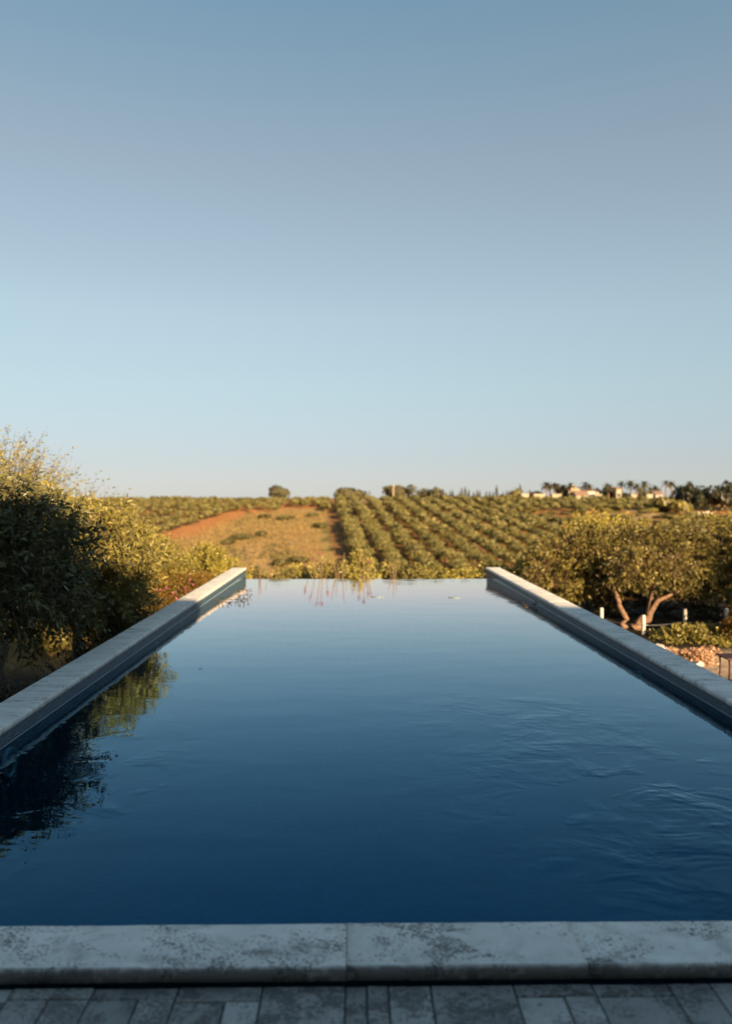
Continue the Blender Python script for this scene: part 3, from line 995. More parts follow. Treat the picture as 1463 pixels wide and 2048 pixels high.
def stalk_clump(px, tops, d, lab, seed, flower=True, mat='stalk'):
    g = np.random.default_rng(seed)
    c_ = at(px, 1160, d)
    z = gz(c_.x, d)
    root = thing('flower_stalk' if flower else 'dry_stalk', lab, 'plant', (c_.x, d, z), 'stalks rising beyond the far edge of the pool')
    parts, heads = [], []
    for (qx, qy) in tops:
        t_ = at(qx, qy, d) - Vector((c_.x, d, z))
        t_.y += g.uniform(-.1, .1)
        p = [(g.normal() * .02, g.normal() * .02, 0), (t_.x * .15, t_.y * .3, t_.z * .55), (t_.x * .55, t_.y * .7, t_.z * .85), tuple(t_)]
        parts.append(tube(p, [.013, .011, .008, .005], 5))
        heads.append(tuple(t_))
    v, f = join(parts)
    link('stem', mesh_np('stem', v, f, M[mat], True), root)
    if flower:
        H = np.repeat(np.array(heads), 3, 0) + g.normal(size=(3 * len(heads), 3)) * .008
        V, F_, t = leaves(g, H, unit(g.normal(size=H.shape) + np.array([0, 0, .8])), .02, 6, .032, .018, 0)
        link('flower', mesh_np('flower', V, F_, M['petal_red'], tint=t), root, kind='stuff')
stalk_clump(648, [(621, 1118), (632, 1106), (641, 1108), (655, 1125), (610, 1128)], 13.9, 'clump of arching stalks with pink flower heads, leftmost beyond the spill edge', 1)
stalk_clump(682, [(662, 1110), (672, 1116), (688, 1105), (693, 1124), (668, 1126)], 14.2, 'clump of thin dry stalks beyond the spill edge, beside the leftmost flower heads', 2, False)
stalk_clump(726, [(718, 1120), (728, 1113), (736, 1122), (741, 1126)], 13.8, 'stalks with coral flower heads in front of the tallest shrub', 3)
stalk_clump(787, [(777, 1126), (786, 1116), (793, 1124), (780, 1132)], 14.0, 'clump of thin dry stalks right of the coral flower heads', 4, False)
stalk_clump(518, [(517, 1124), (523, 1128), (520, 1135)], 13.6, 'upright pale reed blades beside the end of the left coping', 5, False, 'stalk')
stalk_clump(545, [(531, 1110), (541, 1128)], 15.2, 'bare leaning stem beyond the left part of the spill edge', 6, False)

# ---- right side: old olive trees, posts, bed and path
plant('olive_tree', 'old olive with a leaning forked trunk behind the white posts on the right', 'tree', (5.70, 16.1, gz(5.7, 16.1)),
      [(6.0, 16.9, -.04, 1.0, .9, .60), (5.35, 16.7, -.22, .65, .7, .55), (6.9, 16.8, -.08, .70, .8, .58), (6.3, 15.75, -.15, .70, .4, .38), (5.5, 15.6, -.2, .5, .4, .42)],
      2000, 12, .085, .035, .24, 'leaf_right', 301, trunk=.11, fork=(5.92, 16.0, -1.2), bark='bark_warm', sub=18, fill=.5,
      tips=[(6.42, 15.9, -.22), (6.12, 16.1, -.2), (6.3, 16.6, .0)], sticks=True)
plant('olive_tree', 'olive tree with a short left-leaning trunk just right of the right coping', 'tree', (5.45, 16.0, gz(5.45, 16.0)),
      [(4.55, 16.8, -.20, .80, .8, .62), (3.95, 16.4, -.50, .55, .7, .52), (5.0, 17.0, -.02, .6, .7, .50)],
      1800, 12, .085, .035, .24, 'leaf_right', 302, trunk=.06, fork=(5.28, 16.1, -.80), bark='bark_warm', sub=18, fill=.5, sticks=True,
      tips=[(5.0, 16.4, -.1), (5.35, 16.4, .1), (4.85, 16.5, -.2)])
plant('olive_tree', 'leafy olive tree at the right edge behind the rightmost white post', 'tree', (8.3, 17.4, gz(8.3, 17.4)),
      [(7.8, 17.4, -.08, .85, .8, .62), (8.7, 17.2, .02, 1.0, .9, .7), (7.5, 17.0, -.5, .55, .6, .42)],
      1900, 12, .085, .035, .24, 'leaf_right', 303, trunk=.1, sub=18, fill=.5, sticks=True)
plant('tall_shrub', 'thin yellow-tipped tree rising behind the right olive trees', 'tree', (7.3, 24, gz(7.3, 24)),
      [(7.3, 24, -.20, 1.0, .9, .70), (8.4, 24.3, -.3, 1.0, .9, .65), (6.4, 24, -.55, .9, .9, .6)], 800, 11, .10, .045, .40, 'leaf_yellow', 304, trunk=.07, up=.7, sub=16)
plant('tall_shrub', 'yellow-green bushy tree behind the olive at the right edge', 'tree', (10.3, 23, gz(10.3, 23)),
      [(10.2, 23, -.15, 1.2, .9, .7), (11.4, 23, -.05, 1.1, .9, .7)], 850, 11, .10, .045, .40, 'leaf_right', 305, trunk=.07, up=.6, sub=16)
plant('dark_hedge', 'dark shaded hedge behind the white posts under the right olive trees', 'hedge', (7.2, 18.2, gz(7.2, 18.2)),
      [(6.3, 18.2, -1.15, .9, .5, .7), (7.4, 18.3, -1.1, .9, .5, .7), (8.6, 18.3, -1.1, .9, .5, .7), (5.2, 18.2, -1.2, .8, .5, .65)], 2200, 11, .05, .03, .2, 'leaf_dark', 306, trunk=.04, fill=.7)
plant('olive_tree', 'unseen leafy tree right of the frame edge, placed to shade the hedge and posts', 'tree', (10.6, 11.6, gz(10.6, 11.6)),
      [(10.6, 11.6, .75, 1.5, 1.4, 1.4), (12.0, 11.0, .9, 1.4, 1.4, 1.4), (9.6, 12.4, .0, .9, .9, .8)], 3000, 12, .085, .035, .24, 'leaf_right', 307, trunk=.1, sub=18)  # unseen tree, added and sized to shade the hedge behind the posts
plant('round_bush', 'clipped round bush with a sunlit top beside the pale path on the right', 'bush', (6.35, 14.9, gz(6.35, 14.9)),
      [(6.15, 14.9, -1.50, .58, .5, .20), (6.7, 14.9, -1.50, .52, .5, .20)], 1500, 10, .045, .026, .13, 'leaf_gold', 308, trunk=.03, fill=.7)
plant('orange_bush', 'small orange-tinted bush at the right edge below the rightmost post', 'bush', (7.2, 14.6, gz(7.2, 14.6)),
      [(7.2, 14.6, -1.25, .34, .3, .40)], 600, 10, .05, .026, .15, 'leaf_brown', 309, trunk=.03, fill=.6)
# posts with wire
posts = [(1205, 1217, 16.2, 'white post nearest the right coping, in front of the left-leaning olive trunk'),
         (1290, 1232, 15.4, 'white post standing in front of the leaning forked olive trunk'),
         (1374, 1220, 15.9, 'white post rising behind the round bush with the sunlit top'),
         (1458, 1219, 15.5, 'white post at the right edge above the orange-tinted bush')]
pm = None
ptops = []
for px, py, d, lab in posts:
    t_ = at(px, py, d)
    z = gz(t_.x, d)
    h = t_.z - z
    root = thing('fence_post', lab, 'post', (t_.x, d, z), 'white posts in a line on the right')
    tv, tf = tube([(0, 0, 0), (0, 0, h * .5), (0, 0, h - .015), (0, 0, h), (0, 0, h + .001)], [.038, .038, .038, .03, .0], 14)
    link('shaft', mesh_np('shaft', tv, tf, M['white'], True), root)
    tv, tf = tube([(0, 0, h * .45), (0, 0, h * .45 + .02)], [.041, .041], 14)
    link('collar', mesh_np('collar', tv, tf, M['wire'], True), root)
    ptops.append((t_.x, d, z + h * .46))
wp = []
for a_, b_ in zip(ptops[:-1], ptops[1:]):
    for q in range(6):
        v = Vector(a_).lerp(Vector(b_), q / 6)
        wp.append((v.x, v.y + .04, v.z - .03 * math.sin(math.pi * q / 6)))
tv, tf = tube(wp + [ptops[-1]], .005, 5)
ww = link('fence_wire', mesh_np('fence_wire', tv, tf, M['wire'], True))
tag(ww, 'thin wire strung between the white posts on the right', 'wire')
# rock, bed of orange succulents, edging stones, side table
def rock_mesh(seed, r, mat):
    g = np.random.default_rng(seed)
    bm = bmesh.new()
    bmesh.ops.create_icosphere(bm, subdivisions=2, radius=1)
    for v in bm.verts:
        n_ = v.co.normalized()
        k = 1 + 0.22 * math.sin(3 * n_.x + seed) + 0.15 * math.sin(5 * n_.y + 2 * seed) + g.normal() * .05
        v.co = Vector((n_.x * r[0] * k, n_.y * r[1] * k, n_.z * r[2] * k))
    return bm_mesh('rock', bm, mat)
p_ = at(1330, 1292, 13.6)
tag(link('rock', rock_mesh(3, (.16, .12, .09), M['rock']), None, (p_.x, p_.y, gz(p_.x, p_.y) + .05)), 'pale rounded rock lying in front of the round bush', 'rock')
for i, (px, py, d, s_, lab) in enumerate(((1372, 1312, 12.9, .10, 'small pale pink stone in the orange succulent bed, leftmost'),
                                          (1398, 1318, 12.6, .09, 'small pale stone in the orange succulent bed, below its middle'),
                                          (1418, 1306, 13.1, .10, 'small pale stone behind the orange succulent bed'),
                                          (1356, 1306, 13.2, .08, 'small pale stone at the bed edge nearest the coping'))):
    p_ = at(px, py, d)
    tag(link('stone', rock_mesh(10 + i, (s_, s_ * .8, s_ * .7), M['rock']), None, (p_.x, p_.y, gz(p_.x, p_.y) + s_ * .3)), lab, 'stone', 'stones edging the succulent bed')
for i, (px, d, r_, lab) in enumerate(((1362, 12.9, .13, 'orange-pink succulent clump nearest the right coping'),
                                      (1386, 12.8, .18, 'bright orange succulent clump in the middle of the bed'),
                                      (1408, 12.7, .16, 'pinkish succulent clump right of the bright orange one'),
                                      (1424, 12.9, .21, 'tall twiggy orange plant at the right end of the succulent bed'),
                                      (1345, 13.2, .10, 'small reddish succulent at the left tip of the bed'))):
    x = (px - 709) / 1600 * d
    z = gz(x, d)
    plant('succulent', lab, 'plant', (x, d, z), [(x, d, z + r_ * .5, r_, r_ * .8, r_ * .55)], 90, 8, .05, .03, .10, 'succulent', 330 + i, 'orange plants in the bed by the pale path', trunk=.01, up=.6, sub=6)
p_ = at(1478, 1316, 11.7)
z = gz(p_.x, p_.y)
tb = thing('side_table', 'low dark red metal table on the pale paving at the right edge', 'table', (p_.x, p_.y, z))
h = .33
bm = bmesh.new(); add_box(bm, -.22, .22, -.2, .2, h - .025, h)
bmesh.ops.bevel(bm, geom=bm.edges[:], offset=.006, segments=2, affect='EDGES')
link('tabletop', bm_mesh('tabletop', bm, M['dark_metal']), tb)
tv, tf = tube([(0, 0, 0), (.012, .012, h * .6), (0, 0, h - .02)], [.014, .011, .018], 8)
lm = mesh_np('leg', tv, tf, M['dark_metal'], True)
for a_ in (-.17, .17):
    for b_ in (-.15, .15):
        link('leg', lm, tb, (a_, b_, 0))
tv, tf = tube([(-.17, -.15, .1), (0, -.12, .09), (.17, -.15, .1)], .007, 6)
link('stretcher', mesh_np('stretcher', tv, tf, M['dark_metal'], True), tb)

# ------------------------------------------------------------------ hillside orchards
def puff_tree(seed, n, size, rx=1.0, rz=0.8, mat='leaf_orchard', cz=None):
    """far tree: leaf clumps laid over a lumpy crown, facing outwards"""
    g = np.random.default_rng(seed)
    sub = 9
    sd = sphere_dirs(sub, g); sd[:, 2] = np.abs(sd[:, 2]) * .8
    sc = sd * np.array([rx, rx, rz]) * .55
    k = g.integers(0, sub, n)
    d = sphere_dirs(n, g)
    p = sc[k] + d * np.array([rx, rx, rz]) * .52 * g.uniform(.75, 1.0, n)[:, None]
    p[:, 2] = np.maximum(p[:, 2], -rz * .75)
    nrm = unit(d * .8 + unit(p) * .5 + g.normal(size=(n, 3)) * .45)
    a = unit(np.cross(nrm, g.normal(size=(n, 3))))
    b = np.cross(nrm, a)
    s = size * g.uniform(.6, 1.3, n)[:, None]
    q = np.stack([p + a * s, p + b * s * .7, p - a * s, p - b * s * .7], 1)
    cz = rz if cz is None else cz
    q[..., 2] += cz
    t = np.clip(g.beta(2, 2, sub)[k] * .5 + g.uniform(0, .5, n), 0, 1)
    return q.reshape(-1, 3), np.arange(n * 4).reshape(-1, 4), t

HTREE = 2.7
crowns, fars = [], []
for i in range(8):
    V, F_, t = puff_tree(500 + i, 440, .21, (2.05, 1.8, 2.2, 1.95)[i % 4], (1.15, 1.3, 1.0, 1.2)[i % 4], cz=1.5)
    crowns.append(mesh_np('crown', V, F_, M['leaf_orchard'], tint=t))
    fars.append(puff_tree(520 + i, 170, .34, 2.05, 1.15, cz=1.5))
tv, tf = tube([(0, 0, -.2), (.05, .02, .5), (0, .05, 1.3)], [.16, .11, .08], 6)
trunk_far = mesh_np('trunk', tv, tf, M['bark'], True)

og = np.random.default_rng(77)
cand = []
def vis(x, y, z, m=60):
    px = 709 + 1600 * x / y; py = 993 + 1600 * (CAMZ - z) / y
    return -m < px < 1463 + m, px, py
# main rows: straight lines that run up the hill, five metres apart
for r_ in range(-1, 17):
    x250 = -4.4 + 4.95 * r_
    y = 100.0 + og.uniform(0, 3)
    while y < 266:
        x = x250 - 0.051 * (y - 250) + og.normal() * .22
        y += og.uniform(3.1, 3.7)
        px, py = pxpos(np.array(x), np.array(y))
        if r_ == -1 and y < 232:
            continue
        if px > 1010 + (py - 990) * 1.0 and py < 1060 and px > 1030:
            continue
        if og.random() < .06:
            continue
        cand.append((x, y, og.uniform(.80, 1.14) * (1.04 if r_ >= 0 else .9), 'main', r_))
# left grove: rows that run diagonally down to the track
for r_ in range(1, 17):
    y = 150.0 + og.uniform(0, 3)
    while y < 244:
        x = -25.5 - 10.3 * (252 - y) / 67 - 6.6 * r_ + og.normal() * .35 - 1.2
        px, py = pxpos(np.array(x), np.array(y))
        if px > 60 and py < 1085 and og.random() < .90:
            cand.append((x, y + og.normal() * .4, og.uniform(.75, 1.08), 'left', 0))
        y += og.uniform(3.3, 4.3)
# band along the crest
for y in np.arange(236, 270, 4.2):
    for x in np.arange(-115, -8, 4.0):
        px, py = pxpos(np.array(x), np.array(y))
        if og.random() < .93 and (y > 246 or px < 560):
            cand.append((x + og.normal() * .5, y + og.normal() * .5, og.uniform(.75, 1.0), 'left', 0))
# right hand groves
for y in np.arange(216, 268, 4.0):
    for x in np.arange(30, 125, 4.2):
        px, py = pxpos(np.array(x), np.array(y))
        if px > 1000 and py < 1018 and og.random() < .95 and not (px > 1380 and py > 1004):
            cand.append((x + og.normal() * .5, y + og.normal() * .5, og.uniform(.8, 1.1), 'right', 0))
for y in np.arange(150, 208, 4.6):
    for x in np.arange(40, 112, 4.6):
        px, py = pxpos(np.array(x), np.array(y))
        if (px > 1340 and py > 1020) or (1020 < px < 1130 and 1022 < py < 1062 and og.random() < .6) or (1290 < px < 1390 and og.random() < .5):
            cand.append((x + og.normal() * .7, y + og.normal() * .7, og.uniform(.8, 1.15), 'right', 0))
inview = []
for x, y, s, k, r_ in cand:
    z = gz(x, y)
    ok, px, py = vis(x, y, z + 1.5, 40)
    if ok:
        inview.append((y, x, z, s, k, px, py, r_))
inview.sort()
lab_g = {'main': ('rounded olive tree in the straight rows running up the facing hillside', 'olive trees in the straight rows up the facing hillside'),
         'left': ('rounded olive tree in the grove on orange earth left of the dry field', 'olive trees in the grove left of the dry field'),
         'right': ('rounded olive tree in the groves below the hilltop houses on the right', 'olive trees in the groves below the hilltop houses')}
n_ind = 0
rest = {'main': [], 'left': [], 'right': []}
for y, x, z, s, k, px, py, r_ in inview:
    seen = py < 1150 and px > 180
    if n_ind < 290 and seen:
        lab = lab_g[k][0]
        if k == 'main':
            lab = 'rounded olive tree, %s row from the left, %s' % (
                ('first', 'first', 'second', 'third', 'fourth', 'fifth', 'sixth', 'seventh', 'eighth', 'ninth', 'tenth', 'eleventh', 'twelfth', 'thirteenth', 'fourteenth', 'fifteenth', 'sixteenth', 'seventeenth')[r_ + 1],
                'low on the slope' if y < 135 else 'lower middle of the slope' if y < 170 else 'upper middle of the slope' if y < 215 else 'high near the crest')
        elif k == 'left':
            lab = 'rounded olive tree in the grove left of the dry field, %s' % ('beside the earth track' if px > 400 else 'nearer the left trees')
        else:
            lab = 'rounded olive tree below the hilltop houses, %s' % ('right of the houses' if px > 1300 else 'under the houses' if px > 1150 else 'at the end of the rows')
        root = thing('olive_tree', lab, 'tree', (x, y, z), lab_g[k][1], og.uniform(0, 6.28))
        root.scale = (s, s, s * og.uniform(.9, 1.1))
        link('crown', crowns[og.integers(0, 8)], root, kind='stuff')
        link('trunk', trunk_far, root)
        n_ind += 1
    else:
        rest[k].append((x, y, z, s))
for k, lst in rest.items():
    if not lst:
        continue
    Vs, Fs, Ts, o_ = [], [], [], 0
    for x, y, z, s in lst:
        V, F_, t = fars[og.integers(0, 8)]
        a = og.uniform(0, 6.28)
        rot = np.array([[math.cos(a), math.sin(a), 0], [-math.sin(a), math.cos(a), 0], [0, 0, 1]])
        Vs.append(V @ rot * s + np.array([x, y, z])); Fs.append(F_ + o_); Ts.append(np.clip(t + og.uniform(-.15, .15), 0, 1)); o_ += len(V)
    o = link('olive_grove', mesh_np('olive_grove', np.concatenate(Vs), np.concatenate(Fs), M['leaf_orchard'], tint=np.concatenate(Ts)), kind='stuff')
    tag(o, {'main': 'far upper olive rows merging near the crest of the facing hill', 'left': 'far olive grove merging along the crest on the left',
            'right': 'far olive groves merging below the houses on the right'}[k], 'grove')

# dry grass tufts and scrub in the golden field
n = 9000
gx = og.uniform(-60, 2, n); gy = og.uniform(98, 236, n)
px, py = pxpos(gx, gy)
edge = 540 - (py - 1004) * 3.2
okm = (px > edge + 10) & (px < 668 - (py - 990) * .25 - 8)
gx, gy = gx[okm], gy[okm]
n = len(gx)
base = np.stack([gx, gy, terr(gx, gy) - .05], -1)
dd = unit(np.stack([og.normal(size=n) * .4, og.normal(size=n) * .4, np.ones(n)], -1))
V, F_, t = leaves(og, base, dd, .25, 6, .55, .10, 0, .5)
gr = link('dry_grass', mesh_np('dry_grass', V, F_, M['grass'], tint=t), kind='stuff')
tag(gr, 'dry golden grass covering the open field left of the orchard rows', 'grass')
scrub = [(485, 1068, 2.6, 'largest dark green scrub patch in the middle of the golden field'), (522, 1062, 1.2, 'small dark scrub right of the largest patch in the golden field'),
         (600, 1112, 2.0, 'brown-green scrub at the foot of the golden field beside the first row'), (560, 1118, 1.5, 'low dark scrub at the foot of the golden field'),
         (570, 1030, 2.2, 'flat scrub high in the golden field under the earth track'), (640, 1045, 1.8, 'scrub against the top of the first orchard row'),
         (625, 1024, 1.6, 'small scrub high beside the orange earth left of the rows'), (455, 1078, 1.4, 'scrub left of the largest patch in the golden field'),
         (530, 1028, 1.6, 'thin scrub at the upper left of the golden field')]
for i, (px, py, r_, lab) in enumerate(scrub):
    # depth on the hill for this picture height
    y = (1600 * (CAMZ + 20.4)) / (py - 993 + 1600 * .078)
    x = (px - 709) / 1600 * y
    V, F_, t = puff_tree(700 + i, 420, .24, r_ * 1.25, .95, cz=.45)
    o = link('scrub_bush', mesh_np('scrub_bush', V, F_, M['leaf_scrub'], tint=t), None, (x, y, gz(x, y)))
    tag(o, lab, 'bush', 'scrub in the golden field')

g = np.random.default_rng(88)
scr_me = []
for i in range(4):
    V, F_, t = puff_tree(760 + i, 300, .26, 1.7, .9, cz=.6)
    scr_me.append(mesh_np('scrub_bush', V, F_, M['leaf_scrub' if i % 2 else 'leaf_right'], tint=t))
for i in range(46):
    px, py = g.uniform(1015, 1330), g.uniform(1014, 1052)
    y = (1600 * (CAMZ + 20.4)) / (py - 993 + 1600 * .078)
    x = (px - 709) / 1600 * y
    o = link('scrub_bush', scr_me[i % 4], None, (x, y, gz(x, y)))
    k_ = g.uniform(.6, 1.35)
    o.scale = (k_ * 1.3, k_, k_ * g.uniform(.6, 1.1))
    o.rotation_euler = (0, 0, g.uniform(0, 6.28))
    tag(o, 'brownish scrub bush on the orange slope below the hilltop houses', 'bush', 'scrub on the orange slope below the hilltop houses')

# ------------------------------------------------------------------ skyline
def far_tree(name, lab, px, top, wpx, d, seed, base_py=None, group=None, mat='leaf_skyline', trunk_h=.3, n=420, cat='tree', flat=1.0):
    c_ = at(px, top, d)
    z = gz(c_.x, d)
    if base_py is not None:
        z = min(z, at(px, base_py, d).z)
    H = c_.z - z
    rx = 1.2 * wpx / 2 / 1600 * d
    rz = H * (1 - trunk_h) / 2
    root = thing(name, lab, cat, (c_.x, d, z), group)
    V, F_, t = puff_tree(seed, n, max(.12 * rx, .14), rx, rz, cz=0)
    zz = (V[:, 2] - V[:, 2].min()) / (V[:, 2].max() - V[:, 2].min())
    V[:, 2] = H * (trunk_h + (1 - trunk_h) * zz)
    link('crown', mesh_np('crown', V, F_, M[mat], tint=t), root, kind='stuff')
    tv, tf = tube([(0, 0, -.3), (.1, 0, H * .35), (0, 0, H * .75)], [rx * .10, rx * .08, rx * .05], 6)
    link('trunk', mesh_np('trunk', tv, tf, M['bark'], True), root)
    return root
far_tree('umbrella_pine', 'lone grey-brown umbrella pine on the skyline left of the rows', 556, 968, 40, 300, 801, trunk_h=.12, n=420)
far_tree('dark_tree', 'flat dark tree mass on the skyline at the top of the first rows', 692, 973, 60, 290, 802, trunk_h=.1, n=600)
far_tree('dark_tree', 'low tree joined to the right of the flat dark mass on the skyline', 722, 979, 44, 292, 803, trunk_h=.1)
far_tree('dark_tree', 'rounded dark tree behind the pale pole on the skyline', 786, 969, 58, 296, 804, trunk_h=.1, n=600)
far_tree('brown_tree', 'bare brownish tree just right of the rounded tree behind the pole', 822, 967, 24, 292, 805, trunk_h=.3, n=200)
far_tree('dark_tree', 'small dark tree left of the hedge-like group on the skyline', 846, 976, 28, 298, 806, trunk_h=.1)
far_tree('dark_tree', 'square hedge-like tree group on the skyline right of the brownish tree', 873, 972, 32, 294, 807, trunk_h=.1)
far_tree('bush', 'rounded olive bush between the cypress line and the palms', 1034, 975, 28, 286, 808, trunk_h=.1, mat='leaf_orchard', cat='bush')
far_tree('bush', 'low dark bush on the skyline left of the palm cluster', 1072, 981, 34, 288, 809, trunk_h=.1, cat='bush')
p_ = at(786, 969, 270)
pz = gz(p_.x, 270)
tv, tf = tube([(0, 0, 0), (0, 0, p_.z - pz)], [.34, .28], 8)
po = thing('pole', 'single pale wooden pole standing on the crest above the rows', 'pole', (p_.x, 270, pz))
link('shaft', mesh_np('shaft', tv, tf, M['wood_pole'], True), po)
tv, tf = tube([(-.5, 0, p_.z - pz - .4), (.5, 0, p_.z - pz - .4)], [.08, .08], 6)
link('crossarm', mesh_np('crossarm', tv, tf, M['wood_pole'], True), po)

def cypress_mesh(seed, h):
    g = np.random.default_rng(seed)
    n = 110
    u = g.uniform(0, 1, n)
    r = .13 * h * (1 - u) ** .7 * np.minimum(1, u * 8 + .4)
    a = g.uniform(0, 6.28, n)
    p = np.stack([np.cos(a) * r, np.sin(a) * r, u * h * .92], -1)
    nr = np.stack([np.cos(a), np.sin(a), np.full(n, .4)], -1) + g.normal(size=(n, 3)) * .3
    nr = unit(nr)
    s1 = unit(np.cross(nr, np.array([0, 0, 1.0]))); s2 = np.cross(nr, s1)
    q = np.stack([p + s1 * .18, p + s2 * .5, p - s1 * .18, p - s2 * .5], 1)
    return mesh_np('crown', q.reshape(-1, 3), np.arange(n * 4).reshape(-1, 4), M['leaf_skyline'], tint=g.uniform(0, .7, n))
cyp = [cypress_mesh(900 + i, h) for i, h in enumerate((5.4, 6.4, 8.0))]
tv, tf = tube([(0, 0, -.3), (0, 0, 1.5)], [.12, .08], 6)
cyt = mesh_np('trunk', tv, tf, M['bark'], True)
q = random.Random(4)
cp = 851
while cp < 1064:
    d = q.uniform(288, 296)
    x = (cp - 709) / 1600 * d
    root = thing('cypress', 'slender cypress in the spaced line of small cypresses along the skyline', 'tree', (x, d, gz(x, d)), 'slender cypresses along the skyline')
    s_ = q.uniform(.75, 1.05)
    root.scale = (s_, s_, s_ * .92)
    link('crown', cyp[q.choice([0, 0, 0, 1, 1, 2])], root, kind='stuff')
    link('trunk', cyt, root)
    cp += q.choice([5, 7, 7, 10, 13])

def palm_mesh(seed, r):
    g = np.random.default_rng(seed)
    V, F_ = [], []
    for i in range(40):
        a = g.uniform(0, 6.28); e = g.uniform(-.6, 1.2)
        L = r * g.uniform(.8, 1.15)
        dx, dy = math.cos(a), math.sin(a)
        prev = None
        for k in range(5):
            t_ = k / 4
            rr = L * t_ * math.cos(e * (1 - t_ * .6))
            zz = L * (t_ * math.sin(e) - .55 * t_ * t_)
            wd = .22 * r * (1 - t_) * (0.4 + t_) + .02
            V += [(dx * rr - dy * wd, dy * rr + dx * wd, zz), (dx * rr + dy * wd, dy * rr - dx * wd, zz)]
            if prev is not None:
                o = len(V)
                F_.append((o - 4, o - 3, o - 1, o - 2))
            prev = 1
    return mesh_np('fronds', np.array(V), np.array(F_), M['leaf_skyline'], tint=np.repeat(g.uniform(0, 1, 40), 4))
pmesh = [palm_mesh(950 + i, 2.5) for i in range(3)]
palms = [(1093, 964, 'palm at the left end of the tight palm cluster beside the tiled houses'), (1100, 967, 'second palm of the tight cluster beside the tiled houses'),
         (1108, 965, 'middle palm of the tight cluster beside the tiled houses'), (1116, 967, 'palm at the right end of the tight cluster beside the tiled houses'),
         (1127, 969, 'short palm between the tight cluster and the gabled cream house'), (1141, 964, 'bushy palm right behind the gabled cream house'),
         (1171, 964, 'thin tall palm right of the gabled cream house'), (1180, 968, 'palm above the long low white house'),
         (1217, 966, 'palm rising out of the dark trees right of the long low house'), (1244, 961, 'tall palm left of the small white house'),
         (1262, 961, 'tall palm just right of the small white house'), (1275, 966, 'palm between the two white-sky gaps on the right skyline'),
         (1290, 962, 'tall palm left of the olive-green skyline tree'), (1333, 960, 'shaggy palm right of the orange-roofed house'),
         (1345, 962, 'palm beside the shaggy one at the start of the dark wood'), (1381, 962, 'palm tip showing over the dark wood')]
for i, (px, top, lab) in enumerate(palms):
    d = 276 + (i * 7) % 11
    t_ = at(px, top + 5, d)
    z = gz(t_.x, d)
    root = thing('palm_tree', lab, 'palm', (t_.x, d, z), 'palms along the right skyline')
    h = t_.z - z
    tv, tf = tube([(0, 0, -.3), (.12, 0, h * .5), (0, 0, h)], [.30, .24, .22], 7)
    link('trunk', mesh_np('trunk', tv, tf, M['bark_warm'], True), root)
    f_ = link('fronds', pmesh[i % 3], root, (0, 0, h))
    f_.rotation_euler = (0, 0, i * 1.3)
    f_.scale = (.85, .85, .85) if i % 2 else (1, 1, 1)

